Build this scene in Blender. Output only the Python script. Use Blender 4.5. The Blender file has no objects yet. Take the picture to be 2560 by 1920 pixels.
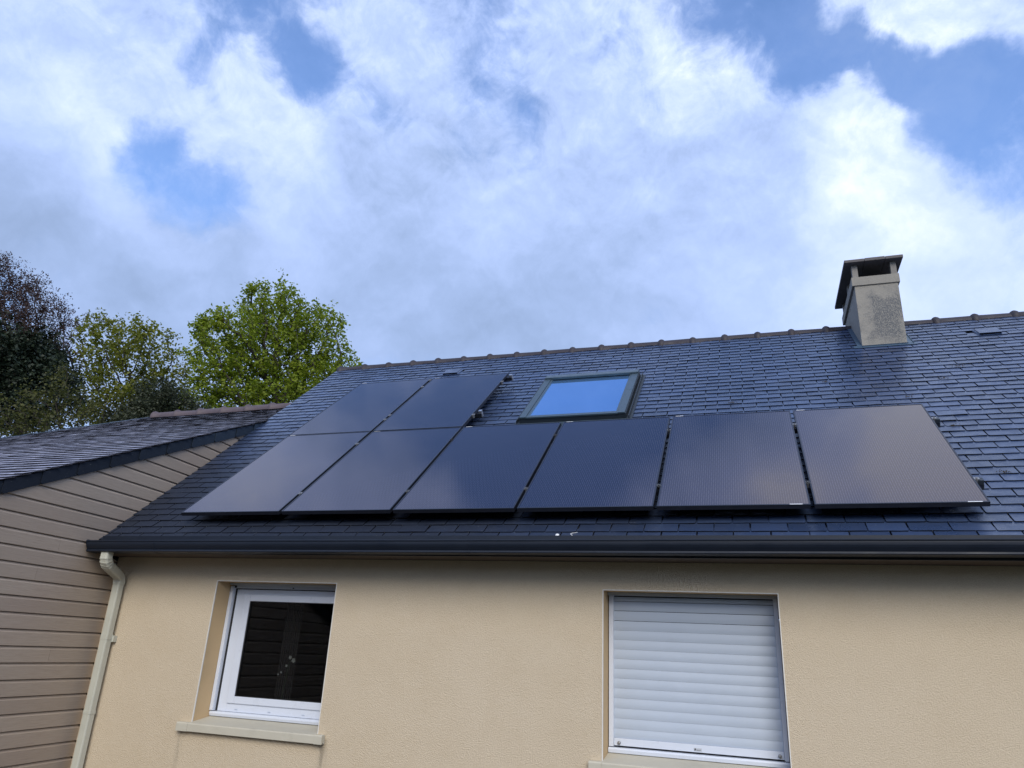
import bpy, bmesh, math, random
import numpy as np
from mathutils import Vector, Matrix, noise as mnoise

random.seed(7)
sc = bpy.context.scene
col = sc.collection
R_ = math.radians
GROUND = -2.73

# ------------------------------------------------------------------ camera
FOC = 1807.67
CR = Vector((0.95032, 0.30766, 0.04730))
CD = Vector((-0.06483, 0.34425, -0.93664))
CF = Vector((-0.30445, 0.88704, 0.34709))
CP = Vector((5.3288, -5.7261, -1.1271))
cam_d = bpy.data.cameras.new('camera')
cam = bpy.data.objects.new('camera', cam_d); col.objects.link(cam)
m3 = Matrix((CR, -CD, -CF)).transposed()
cam.matrix_world = Matrix.Translation(CP) @ m3.to_4x4()
cam_d.sensor_width = 36; cam_d.lens = FOC / 2560 * 36
cam_d.clip_start = 0.05; cam_d.clip_end = 2000
sc.camera = cam
sc.render.resolution_x = 1024; sc.render.resolution_y = 768

def ray(u, v):
    return (CR * ((u - 1280) / FOC) + CD * ((v - 960) / FOC) + CF).normalized()

def project(p):
    q = Vector(p) - CP
    z = q.dot(CF)
    return (1280 + FOC * q.dot(CR) / z, 960 + FOC * q.dot(CD) / z, z)

# ------------------------------------------------------------------ node helpers
def setin(nt, sock, v):
    if hasattr(v, 'is_linked') or isinstance(v, bpy.types.NodeSocket):
        nt.links.new(v, sock)
    elif v is not None:
        if isinstance(v, (tuple, list)) and len(v) == 3 and sock.type == 'RGBA':
            v = (*v, 1)
        sock.default_value = v

class NT:
    def __init__(s, nt): s.nt = nt
    def n(s, t, **kw):
        nd = s.nt.nodes.new(t)
        for k, v in kw.items(): setattr(nd, k, v)
        return nd
    def math(s, op, a, b=None, c=None, clamp=False):
        nd = s.n('ShaderNodeMath', operation=op, use_clamp=clamp)
        setin(s.nt, nd.inputs[0], a)
        if b is not None: setin(s.nt, nd.inputs[1], b)
        if c is not None: setin(s.nt, nd.inputs[2], c)
        return nd.outputs[0]
    def vmath(s, op, a, b=None, sc_=None):
        nd = s.n('ShaderNodeVectorMath', operation=op)
        setin(s.nt, nd.inputs[0], a)
        if b is not None: setin(s.nt, nd.inputs[1], b)
        if sc_ is not None: setin(s.nt, nd.inputs['Scale'], sc_)
        return nd.outputs['Value'] if op in ('DISTANCE', 'LENGTH', 'DOT_PRODUCT') else nd.outputs[0]
    def mr(s, v, a, b, c=0.0, d=1.0, interp='SMOOTHSTEP'):
        nd = s.n('ShaderNodeMapRange', interpolation_type=interp)
        for i, x in enumerate((v, a, b, c, d)): setin(s.nt, nd.inputs[i], x)
        return nd.outputs[0]
    def noise(s, vec, scale, detail=4, rough=0.5, dist=0.0, out='Fac'):
        nd = s.n('ShaderNodeTexNoise')
        if vec is not None: setin(s.nt, nd.inputs['Vector'], vec)
        nd.inputs['Scale'].default_value = scale; nd.inputs['Detail'].default_value = detail
        nd.inputs['Roughness'].default_value = rough; nd.inputs['Distortion'].default_value = dist
        return nd.outputs[out]
    def mix(s, f, a, b, blend='MIX'):
        nd = s.n('ShaderNodeMix', data_type='RGBA', blend_type=blend)
        setin(s.nt, nd.inputs[0], f); setin(s.nt, nd.inputs[6], a); setin(s.nt, nd.inputs[7], b)
        return nd.outputs[2]
    def ramp(s, f, stops, interp='LINEAR'):
        nd = s.n('ShaderNodeValToRGB'); cr = nd.color_ramp; cr.interpolation = interp
        while len(cr.elements) < len(stops): cr.elements.new(0.5)
        for e, (p, c) in zip(cr.elements, stops):
            e.position = p; e.color = (*c, 1) if len(c) == 3 else c
        setin(s.nt, nd.inputs[0], f)
        return nd.outputs[0]
    def mapping(s, vec, scale=(1, 1, 1), loc=(0, 0, 0)):
        nd = s.n('ShaderNodeMapping'); setin(s.nt, nd.inputs[0], vec)
        nd.inputs['Scale'].default_value = scale; nd.inputs['Location'].default_value = loc
        return nd.outputs[0]
    def bump(s, h, dist=0.005, strength=1.0, normal=None):
        nd = s.n('ShaderNodeBump'); nd.inputs['Distance'].default_value = dist
        nd.inputs['Strength'].default_value = strength; setin(s.nt, nd.inputs['Height'], h)
        if normal is not None: setin(s.nt, nd.inputs['Normal'], normal)
        return nd.outputs[0]

# ------------------------------------------------------------------ sky and sun
SUN_EL, SUN_AZ = R_(32), R_(158)      # azimuth clockwise from +y
world = bpy.data.worlds.new('World'); sc.world = world; world.use_nodes = True
wt = world.node_tree; wt.nodes.clear(); w = NT(wt)
sky = w.n('ShaderNodeTexSky', sky_type='NISHITA'); sky.sun_disc = False
sky.sun_elevation = SUN_EL; sky.sun_rotation = SUN_AZ
sky.air_density = 1.0; sky.dust_density = 0.6; sky.ozone_density = 2.0
D = w.n('ShaderNodeTexCoord').outputs['Generated']
wn = w.noise(D, 3.2, 5, 0.55, out='Color')
wn2 = w.noise(D, 13, 5, 0.6, out='Color')
Dw = w.vmath('ADD', D, w.vmath('SCALE', w.vmath('SUBTRACT', wn, (0.5, 0.5, 0.5)), sc_=0.13))
Dw = w.vmath('ADD', Dw, w.vmath('SCALE', w.vmath('SUBTRACT', wn2, (0.5, 0.5, 0.5)), sc_=0.05))

def blobs(lst, vec, start):
    acc = start
    for (c, r, a) in lst:
        d = w.vmath('DISTANCE', vec, tuple(c))
        g = w.mr(d, 0.0, r, a, 0.0, 'SMOOTHERSTEP')
        acc = w.math('ADD', acc, g) if acc is not None else g
    return acc
def B(u, v, r, a): return (ray(u, v), r * 1.75 / FOC, a)
def BD(d, r, a): return (Vector(d).normalized(), r, a)

sdv = Vector((math.sin(SUN_AZ) * math.cos(SUN_EL), math.cos(SUN_AZ) * math.cos(SUN_EL), math.sin(SUN_EL)))
HOLES = [B(330, 405, 95, -.46), B(430, 450, 110, -.48), B(540, 495, 85, -.44), B(490, 190, 60, -.40),
         B(800, 190, 90, -.40), B(720, 95, 140, -.20), B(600, 40, 100, -.08), B(830, 130, 70, -.15), B(480, 90, 60, -.1),
         B(970, 265, 90, -.2), B(1240, 220, 140, -.16), B(980, 280, 70, -.2), B(1310, 265, 60, -.16), B(1190, 60, 150, -.10),
         B(1500, 110, 110, -.18), B(1640, 275, 60, -.12), B(1760, 60, 220, -.34), B(1960, 80, 200, -.34), B(2050, 160, 100, -.26),
         B(1950, 245, 60, -.22), B(2320, 260, 120, -.40), B(2460, 290, 210, -.17), B(2340, 470, 90, -.20), B(2410, 380, 180, -.14), B(2530, 520, 170, -.1),
         B(2330, 300, 120, -.14), B(2150, 150, 75, -.50), B(2255, 195, 65, -.5), B(1990, 140, 90, -.3), B(2260, 520, 60, -.16),
         BD((-.25, .45, .855), .26, -1.0), BD((-.5, .46, .73), .22, -.25), BD((.0, -.2, 1), .5, -.25), BD((-.03, .55, .83), .16, -.2)]
CLOUDS = [B(100, 230, 330, .2), B(680, 230, 150, .2), B(1790, 230, 130, .22), B(2180, 290, 130, .40), B(2080, 380, 230, .20), B(2190, 430, 130, .38), B(2210, 560, 140, .3), B(1920, 200, 80, .2), B(2150, 235, 50, .25),
          B(2280, 95, 90, .5), B(2340, 140, 50, .25), B(2500, 40, 110, .40), B(2080, 75, 55, .42), B(2060, 110, 40, .2),
          B(1500, 600, 700, .25), B(600, 750, 500, .25), B(2200, 680, 300, .2), BD((.22, .40, .885), .17, .8), BD((.26, .52, .81), .16, .4), BD((.04, .40, .915), .09, .55), BD((-.64, .31, .70), .20, .40)]
fb = w.noise(Dw, 4.6, 10, 0.58)
fs_ = w.noise(D, 17, 9, 0.66, 0.5)
upv = (sdv + Vector((0, 0, 1.2))).normalized() * .028
fbB = w.noise(w.vmath('ADD', Dw, tuple(upv)), 4.6, 10, 0.58)
fsB = w.noise(w.vmath('ADD', D, tuple(upv * .35)), 17, 9, 0.66, 0.5)
szd = w.n('ShaderNodeSeparateXYZ'); wt.links.new(D, szd.inputs[0])
hi = w.mr(szd.outputs[2], 0.42, 0.72, 0.30, 1.0)      # wispy overhead, smooth layer cloud low down
relief = w.math('MULTIPLY', hi, w.math('ADD', w.math('MULTIPLY', w.math('SUBTRACT', fb, fbB), 1.6), w.math('MULTIPLY', w.math('SUBTRACT', fs_, fsB), .50)))
base_d = w.math('MULTIPLY_ADD', w.math('SUBTRACT', fb, 0.5), 1.7, w.math('MULTIPLY_ADD', w.math('MULTIPLY', hi, w.math('SUBTRACT', fs_, .5)), .62, 0.60))
dens = blobs(HOLES + CLOUDS, Dw, base_d)
cover = w.mr(dens, 0.18, 0.68)
cover = w.math('MULTIPLY_ADD', cover, 0.80, 0.17)
BRI = [B(100, 230, 330, .16), B(200, 420, 180, .08), B(680, 220, 160, .16), B(620, 340, 300, .08), B(2190, 290, 130, .16), B(2230, 480, 130, .18), B(1800, 220, 130, .14),
       B(2280, 85, 130, .22), B(2500, 45, 150, .15), B(2080, 70, 80, .35), B(1900, 700, 350, .14),
       B(2350, 780, 350, .20), B(1150, 430, 300, .08), B(480, 700, 90, .10),
       B(30, 470, 150, -.22), B(80, 700, 380, -.20), B(300, 780, 300, -.12), B(950, 780, 420, -.16), B(1450, 720, 300, -.15),
       B(1850, 440, 170, -.14), BD((.22, .41, .88), .22, .7), BD((.04, .40, .915), .1, .5), BD((-.64, .31, .70), .2, .25)]
fb2 = w.noise(w.vmath('ADD', Dw, (3.1, 1.7, 0.4)), 4.0, 8, 0.5)
bri = blobs(BRI + [(sdv, 1.25, .60)], Dw, w.math('MULTIPLY_ADD', w.math('SUBTRACT', fb2, 0.5), 0.85, w.math('MULTIPLY_ADD', w.math('SUBTRACT', dens, .6), .10, 0.47)))
bri = w.math('ADD', bri, relief)
ccol = w.ramp(bri, [(0.0, (0.22, 0.30, 0.46)), (0.3, (0.32, 0.425, 0.67)), (0.55, (0.43, 0.55, 0.87)), (0.8, (0.60, 0.71, 0.98)), (1.0, (0.82, 0.89, 1.0))])
skc = w.mix(1.0, sky.outputs[0], (0.98, 1.28, 1.68), 'MULTIPLY')
bg1 = w.n('ShaderNodeBackground'); wt.links.new(skc, bg1.inputs[0]); bg1.inputs[1].default_value = 0.11
bg2 = w.n('ShaderNodeBackground'); wt.links.new(ccol, bg2.inputs[0]); bg2.inputs[1].default_value = 0.84
mx = w.n('ShaderNodeMixShader'); wt.links.new(cover, mx.inputs[0])
wt.links.new(bg1.outputs[0], mx.inputs[1]); wt.links.new(bg2.outputs[0], mx.inputs[2])
wo = w.n('ShaderNodeOutputWorld'); wt.links.new(mx.outputs[0], wo.inputs[0])

sun_d = bpy.data.lights.new('sun', 'SUN'); sun_d.energy = 1.5; sun_d.angle = R_(32); sun_d.color = (1.0, 0.93, 0.82)
sun = bpy.data.objects.new('sun', sun_d); col.objects.link(sun)
sdir = Vector((math.sin(SUN_AZ) * math.cos(SUN_EL), math.cos(SUN_AZ) * math.cos(SUN_EL), math.sin(SUN_EL)))
sun.rotation_euler = sdir.to_track_quat('Z', 'Y').to_euler(); sun.location = sdir * 30

sc.view_settings.view_transform = 'Standard'; sc.view_settings.look = 'None'
sc.view_settings.exposure = 0.62; sc.view_settings.gamma = 1.0; sc.view_settings.use_curve_mapping = False
sc.cycles.max_bounces = 7; sc.cycles.transparent_max_bounces = 8

# ------------------------------------------------------------------ materials
def mat(name):
    m = bpy.data.materials.new(name); m.use_nodes = True
    t = m.node_tree; t.nodes.clear(); return m, NT(t)
def finish(m, n, **kw):
    b = n.n('ShaderNodeBsdfPrincipled')
    for k, v in kw.items():
        setin(n.nt, b.inputs[{'color': 'Base Color', 'rough': 'Roughness', 'normal': 'Normal', 'metal': 'Metallic',
                              'spec': 'Specular IOR Level', 'coat': 'Coat Weight', 'coatr': 'Coat Roughness', 'ior': 'IOR',
                              'alpha': 'Alpha', 'trans': 'Transmission Weight', 'tint': 'Specular Tint'}[k]], v)
    o = n.n('ShaderNodeOutputMaterial'); n.nt.links.new(b.outputs[0], o.inputs[0]); return m
def pos(n): return n.n('ShaderNodeNewGeometry').outputs['Position']
def objc(n): return n.n('ShaderNodeTexCoord').outputs['Object']
def rnd(n):
    g = n.n('ShaderNodeNewGeometry').outputs['Random Per Island']; o = n.n('ShaderNodeObjectInfo').outputs['Random']
    return n.math('FRACT', n.math('ADD', g, o))

def simple(name, c, rough=0.5, var=0.12, scale=12, bump=0.0, bscale=60, metal=0, spec=0.5, grime=0.0):
    m, n = mat(name); p = pos(n)
    f = n.noise(p, scale, 5, 0.6)
    cc = n.mix(f, tuple(x * (1 - var) for x in c), tuple(min(1, x * (1 + var)) for x in c))
    if grime:
        g = n.mr(n.noise(p, scale * 0.35, 6, 0.7), 0.5, 0.75)
        cc = n.mix(n.math('MULTIPLY', g, grime), cc, tuple(x * 0.45 for x in c))
    kw = dict(color=cc, rough=n.mr(f, 0.3, 0.7, max(0, rough - 0.07), min(1, rough + 0.07)), metal=metal, spec=spec)
    if bump: kw['normal'] = n.bump(n.noise(p, bscale, 4, 0.6), bump)
    return finish(m, n, **kw)

def slate_mat(name, base, rough, lichen=0.0, lcol=(0.3, 0.3, 0.33), spec=0.5):
    m, n = mat(name); p = pos(n); r = rnd(n)
    g = n.noise(p, 9, 6, 0.65); fine = n.noise(n.mapping(p, (20, 60, 60)), 3, 5, 0.65)
    c = n.mix(r, tuple(x * 0.75 for x in base), tuple(x * 1.2 for x in base))
    c = n.mix(n.mr(g, 0.45, 0.8, 0, 0.5), c, tuple(x * 0.55 for x in base))
    c = n.mix(n.mr(fine, 0.55, 0.8, 0, 0.4), c, tuple(x * 2.2 for x in base))
    rr = n.math('ADD', n.mr(g, 0.3, 0.7, rough - 0.07, rough + 0.10), n.math('MULTIPLY', r, 0.09))
    if lichen:
        l = n.mr(n.noise(p, 3.2, 8, 0.75), 0.46, 0.62)
        l2 = n.mr(n.noise(p, 22, 5, 0.7), 0.35, 0.6)
        k = n.math('MULTIPLY', n.math('MULTIPLY', l, l2), lichen)
        c = n.mix(k, c, lcol); rr = n.math('MULTIPLY_ADD', k, 0.4, rr)
        br = n.math('MULTIPLY', n.mr(n.noise(p, 5.5, 6, 0.7), 0.60, 0.72), 0.8)
        c = n.mix(br, c, (0.035, 0.022, 0.018)); rr = n.math('MULTIPLY_ADD', br, 0.4, rr)
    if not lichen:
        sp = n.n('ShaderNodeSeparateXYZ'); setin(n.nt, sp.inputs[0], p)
        low_left = n.math('MULTIPLY', n.mr(sp.outputs[2], .2, 2.1, 1, 0), n.mr(n.math('MULTIPLY_ADD', n.noise(p, 1.5, 4, .6), 2.0, sp.outputs[0]), 3.0, 7.8, 1, .10))  # mask for darker, rougher, less glossy slates towards the lower left
        c = n.mix(n.math('MULTIPLY', low_left, .85), c, (0.016, 0.019, 0.027)); rr = n.math('MULTIPLY_ADD', low_left, .30, rr); spec = n.math('MULTIPLY', n.math('MULTIPLY_ADD', low_left, -.75, 1.0), spec)
    spots = n.math('MULTIPLY', n.mr(n.noise(p, 70, 2, 0.5), 0.70, 0.76), 0.5)
    c = n.mix(spots, c, (0.22, 0.23, 0.22))
    bp = n.bump(n.noise(n.mapping(p, (1, 2.5, 2.5)), 14, 6, 0.62), 0.006, 0.5)
    return finish(m, n, color=c, rough=rr, normal=bp, spec=spec)

M = {}
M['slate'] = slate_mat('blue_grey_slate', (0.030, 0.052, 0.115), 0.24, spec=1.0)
M['slate_old'] = slate_mat('weathered_slate', (0.19, 0.19, 0.25), 0.36, 0.8, (0.50, 0.50, 0.60), spec=1.0)
M['slate_verge'] = slate_mat('verge_slate', (0.030, 0.050, 0.078), 0.42)
M['slate_edge'] = simple('dark_slate_edge', (0.010, 0.011, 0.015), 0.9, spec=.1)
M['deck'] = simple('roof_underlay', (0.02, 0.02, 0.022), 0.9)
M['ridge'] = simple('dark_clay', (0.024, 0.019, 0.026), 0.62, 0.3, 9, 0.003, 90, grime=0.6)
M['ridge_old'] = simple('purple_clay', (0.085, 0.062, 0.070), 0.62, 0.3, 9, 0.003, 90, grime=0.5)
M['alu'] = simple('bare_aluminium', (0.55, 0.57, 0.6), 0.35, metal=0.9)
M['hook'] = simple('steel_hook', (0.30, 0.30, 0.30), 0.4, metal=0.7)
M['gutter'] = simple('anthracite_gutter', (0.009, 0.014, 0.026), 0.5, 0.15, 5, spec=.35)
M['moss'] = simple('dry_brown_moss', (0.045, 0.034, 0.020), 0.95)
M['soffit'] = simple('soffit_board', (0.07, 0.05, 0.038), 0.7)
M['pvc'] = simple('white_pvc', (0.62, 0.665, 0.76), 0.32, 0.03, 6, grime=0.06)
M['shutter'] = simple('white_shutter', (0.45, 0.51, 0.605), 0.38, 0.03, 5, grime=0.05)
M['gasket'] = simple('black_gasket', (0.012, 0.012, 0.014), 0.6)
M['bead'] = simple('white_corner_bead', (0.68, 0.66, 0.62), 0.5)
M['sky_frame'] = simple('grey_aluminium_cladding', (0.06, 0.092, 0.12), 0.40, 0.08, 14, metal=0.25)
M['sky_dark'] = simple('dark_flashing', (0.022, 0.030, 0.040), 0.45)
M['lead'] = simple('zinc_flashing', (0.05, 0.085, 0.13), 0.4, 0.2, 14)
M['panel_frame'] = simple('black_anodised', (0.05, 0.056, 0.075), 0.36, metal=0.75)
M['pipe'] = simple('sand_pvc_pipe', (0.50, 0.50, 0.43), 0.42, 0.06, 4, grime=0.3)
M['label'] = simple('white_sticker', (0.75, 0.76, 0.78), 0.4)
M['ink'] = simple('black_ink', (0.02, 0.02, 0.025), 0.5)
M['room'] = simple('dark_room', (0.012, 0.010, 0.010), 0.9)
M['curtain'] = simple('dark_curtain', (0.02, 0.017, 0.018), 0.9)
M['petal'] = simple('white_petal', (0.42, 0.42, 0.40), 0.7)
M['stem'] = simple('green_stem', (0.03, 0.05, 0.02), 0.7)
M['bark'] = simple('grey_bark', (0.035, 0.028, 0.022), 0.9, 0.3, 8)

def plaster():
    m, n = mat('beige_scraped_render'); p = pos(n)
    big = n.noise(p, 0.55, 4, 0.6); mid = n.noise(p, 3.5, 5, 0.6)
    c = n.mix(big, (0.585, 0.485, 0.345), (0.63, 0.54, 0.42))
    c = n.mix(n.mr(mid, 0.35, 0.75, 0, 0.30), c, (0.545, 0.445, 0.315))
    grain = n.noise(p, 170, 3, 0.7)
    c = n.mix(n.mr(grain, 0.40, 0.62, 0.30, 0), c, (0.43, 0.34, 0.225))
    # dirt runs below the ends of the window sills
    s = n.n('ShaderNodeSeparateXYZ'); setin(n.nt, s.inputs[0], p); x, z = s.outputs[0], s.outputs[2]
    tot = None
    for cx, wd, a in ((0.315, .05, .55), (1.775, .07, .75), (4.11, .03, .5)):
        d = n.math('ABSOLUTE', n.math('SUBTRACT', x, cx))
        k = n.math('MULTIPLY', n.mr(d, 0.0, wd, a, 0.0), n.mr(z, -2.5, -1.93, 0.0, 1.0))
        k = n.math('MULTIPLY', k, n.mr(z, -1.87, -1.90, 0.0, 1.0))
        tot = k if tot is None else n.math('ADD', tot, k)
    tot = n.math('MULTIPLY', tot, n.mr(n.noise(n.mapping(p, (1, 1, .2)), 25, 4, .6), .3, .6))
    c = n.mix(n.math('MULTIPLY', tot, 0.7), c, (0.12, 0.105, 0.085))
    vor = n.n('ShaderNodeTexVoronoi'); setin(n.nt, vor.inputs['Vector'], n.vmath('ADD', p, n.vmath('SCALE', n.noise(p, 40, 3, .6, out='Color'), sc_=.02)))
    vor.inputs['Scale'].default_value = 120
    h = n.math('ADD', n.math('MULTIPLY', vor.outputs['Distance'], 1.0), n.math('MULTIPLY', n.noise(p, 130, 4, .65), 1.1))
    return finish(m, n, color=c, rough=0.93, normal=n.bump(h, 0.0040, 0.8), spec=0.2)
M['plaster'] = plaster()
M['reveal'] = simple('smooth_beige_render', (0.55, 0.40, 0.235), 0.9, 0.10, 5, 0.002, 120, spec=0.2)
M['sill'] = simple('cream_cast_stone', (0.50, 0.47, 0.385), 0.7, 0.06, 7, 0.001, 150, grime=0.25)

def wood():
    m, n = mat('taupe_painted_board'); p = pos(n); r = rnd(n)
    g = n.noise(n.mapping(p, (12, 1.6, 30)), 3.5, 6, 0.65)
    c = n.mix(r, (0.33, 0.268, 0.215), (0.385, 0.317, 0.255))
    c = n.mix(n.mr(g, 0.35, 0.8, 0, 0.5), c, (0.28, 0.22, 0.17))
    c = n.mix(n.mr(n.noise(p, 1.3, 5, .6), .45, .75, 0, .4), c, (0.30, 0.222, 0.182))
    return finish(m, n, color=c, rough=0.62, normal=n.bump(g, 0.004, 0.55), spec=0.3)
M['wood'] = wood()

def chimney_mat():
    m, n = mat('speckled_grey_render'); p = pos(n)
    c = n.mix(n.noise(p, 3, 5, .6), (0.245, 0.23, 0.205), (0.32, 0.30, 0.265))
    s = n.n('ShaderNodeSeparateXYZ'); setin(n.nt, s.inputs[0], p); x, z = s.outputs[0], s.outputs[2]
    wob = n.math('MULTIPLY', n.math('SUBTRACT', n.noise(p, 5, 5, .6), .5), .45)
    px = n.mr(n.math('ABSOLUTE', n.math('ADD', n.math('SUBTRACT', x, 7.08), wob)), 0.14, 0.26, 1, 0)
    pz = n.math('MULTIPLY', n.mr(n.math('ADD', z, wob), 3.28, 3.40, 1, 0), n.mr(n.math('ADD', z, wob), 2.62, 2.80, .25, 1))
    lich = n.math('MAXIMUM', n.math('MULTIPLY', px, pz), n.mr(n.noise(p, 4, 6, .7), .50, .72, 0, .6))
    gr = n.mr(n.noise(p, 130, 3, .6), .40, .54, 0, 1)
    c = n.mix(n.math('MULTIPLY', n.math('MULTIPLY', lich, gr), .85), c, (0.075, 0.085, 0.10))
    streak = n.mr(n.noise(n.mapping(p, (6, 6, .6)), 4, 4, .6), .52, .72, 0, .25)
    c = n.mix(streak, c, (0.16, 0.15, 0.14))
    return finish(m, n, color=c, rough=0.92, normal=n.bump(n.noise(p, 110, 4, .6), 0.006, .9), spec=.2)
M['chimney'] = chimney_mat()
M['cap'] = simple('dark_concrete_slab', (0.115, 0.105, 0.105), 0.9, 0.25, 10, 0.004, 80, grime=0.5)
M['pillar'] = simple('grey_concrete', (0.23, 0.215, 0.20), 0.9, 0.2, 10, 0.004, 80, grime=0.4)

def cells():
    m, n = mat('black_solar_glass'); o = objc(n)
    s = n.n('ShaderNodeSeparateXYZ'); setin(n.nt, s.inputs[0], o); x, y = s.outputs[0], s.outputs[1]
    fx = n.math('ABSOLUTE', n.math('SUBTRACT', n.math('FRACT', n.math('DIVIDE', x, 0.0174)), 0.5))
    bus = n.mr(fx, 0.04, 0.13, 1, 0)
    col_i = n.math('FLOOR', n.math('DIVIDE', x, 0.0174))
    off = n.math('MULTIPLY', n.math('MODULO', col_i, 2), 0.5)
    fy = n.math('ABSOLUTE', n.math('SUBTRACT', n.math('FRACT', n.math('ADD', n.math('DIVIDE', y, 0.093), off)), 0.5))
    dash = n.mr(fy, 0.30, 0.46, 1, 0.5)
    gy = n.mr(n.math('ABSOLUTE', n.math('SUBTRACT', n.math('FRACT', n.math('DIVIDE', y, 0.093)), 0.5)), 0.47, 0.49, 0, 1)
    k = n.math('MULTIPLY', n.math('MULTIPLY', bus, dash), 0.42)
    c = n.mix(k, (0.004, 0.009, 0.032), (0.15, 0.15, 0.19))
    c = n.mix(n.math('MULTIPLY', gy, 0.25), c, (0.02, 0.022, 0.03))
    dirt = n.noise(o, 2.2, 5, .6)
    bp = n.bump(n.noise(o, 2.5, 2, .5), 0.002, .12)
    return finish(m, n, color=c, rough=n.mr(dirt, .35, .7, .07, .12), normal=bp, spec=.40, ior=2.0, tint=(1.0, .79, .76, 1))
M['cells'] = cells()

def glass_dark(name, c, rough):
    m, n = mat(name)
    return finish(m, n, color=n.mix(n.noise(pos(n), 2, 2), c, tuple(x * 1.3 for x in c)), rough=rough, spec=.5, metal=0)
def clear_glass():
    m, n = mat('window_glass')
    g = n.n('ShaderNodeBsdfGlossy'); g.inputs['Roughness'].default_value = 0.01; g.inputs[0].default_value = (.34, .35, .37, 1)
    t = n.n('ShaderNodeBsdfTransparent'); t.inputs[0].default_value = (.80, .82, .82, 1)
    f = n.n('ShaderNodeFresnel'); f.inputs[0].default_value = 1.5
    nz = n.math('MULTIPLY', f.outputs[0], 1.0)
    x = n.n('ShaderNodeMixShader'); n.nt.links.new(nz, x.inputs[0]); n.nt.links.new(t.outputs[0], x.inputs[1]); n.nt.links.new(g.outputs[0], x.inputs[2])
    o = n.n('ShaderNodeOutputMaterial'); n.nt.links.new(x.outputs[0], o.inputs[0]); return m
M['glass'] = clear_glass()
def sky_glass():
    # coated solar-control roof glazing: strong mirror over a dark attic
    m, n = mat('coated_roof_glass')
    return finish(m, n, color=n.mix(n.noise(pos(n), 3, 3), (.30, .58, .98), (.36, .62, .98)), rough=0.03, metal=.9)
M['sky_glass'] = sky_glass()

def grass():
    m, n = mat('lawn_and_gravel'); p = pos(n)
    c = n.mix(n.noise(p, 1.5, 6, .6), (0.025, 0.036, 0.014), (0.045, 0.055, 0.022))
    return finish(m, n, color=c, rough=.95, normal=n.bump(n.noise(p, 40, 4, .7), .03), spec=.2)
M['grass'] = grass()
def terrace():
    m, n = mat('pale_gravel'); p = pos(n)
    c = n.mix(n.noise(p, 60, 4, .7), (0.06, 0.055, 0.046), (0.11, 0.10, 0.085))
    return finish(m, n, color=c, rough=.95, normal=n.bump(n.noise(p, 60, 4, .7), .01), spec=.2)
M['gravel'] = terrace()

def leaf_mat(name, a, b, trans=.45):
    m, n = mat(name); r = n.n('ShaderNodeNewGeometry').outputs['Random Per Island']
    big = n.noise(pos(n), 1.1, 3, .6)
    c = n.mix(n.math('MULTIPLY_ADD', r, .6, n.math('MULTIPLY', n.mr(big, .35, .65), .4)), a, b)
    d = n.n('ShaderNodeBsdfPrincipled'); setin(n.nt, d.inputs['Base Color'], c); d.inputs['Roughness'].default_value = .55
    d.inputs['Specular IOR Level'].default_value = .35
    t = n.n('ShaderNodeBsdfTranslucent'); setin(n.nt, t.inputs[0], n.mix(.5, c, (a[0] * 1.9, a[1] * 1.7, a[2] * .8)))
    x = n.n('ShaderNodeMixShader'); x.inputs[0].default_value = trans
    n.nt.links.new(d.outputs[0], x.inputs[1]); n.nt.links.new(t.outputs[0], x.inputs[2])
    o = n.n('ShaderNodeOutputMaterial'); n.nt.links.new(x.outputs[0], o.inputs[0]); return m
M['leaf_bright'] = leaf_mat('fresh_oak_leaf', (0.10, 0.155, 0.010), (0.31, 0.37, 0.035), .5)
M['leaf_olive'] = leaf_mat('olive_spring_leaf', (0.09, 0.115, 0.012), (0.26, 0.27, 0.04), .5)
M['leaf_shrub'] = leaf_mat('mixed_shrub_leaf', (0.035, 0.045, 0.012), (0.12, 0.12, 0.03), .4)
M['leaf_ivy'] = leaf_mat('dark_ivy_leaf', (0.012, 0.022, 0.012), (0.030, 0.045, 0.024), .15)
M['leaf_red'] = leaf_mat('reddish_bud', (0.038, 0.022, 0.020), (0.085, 0.050, 0.042), .3)
M['leaf_holly'] = leaf_mat('dark_shrub_leaf', (0.020, 0.030, 0.014), (0.055, 0.062, 0.032), .2)

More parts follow.
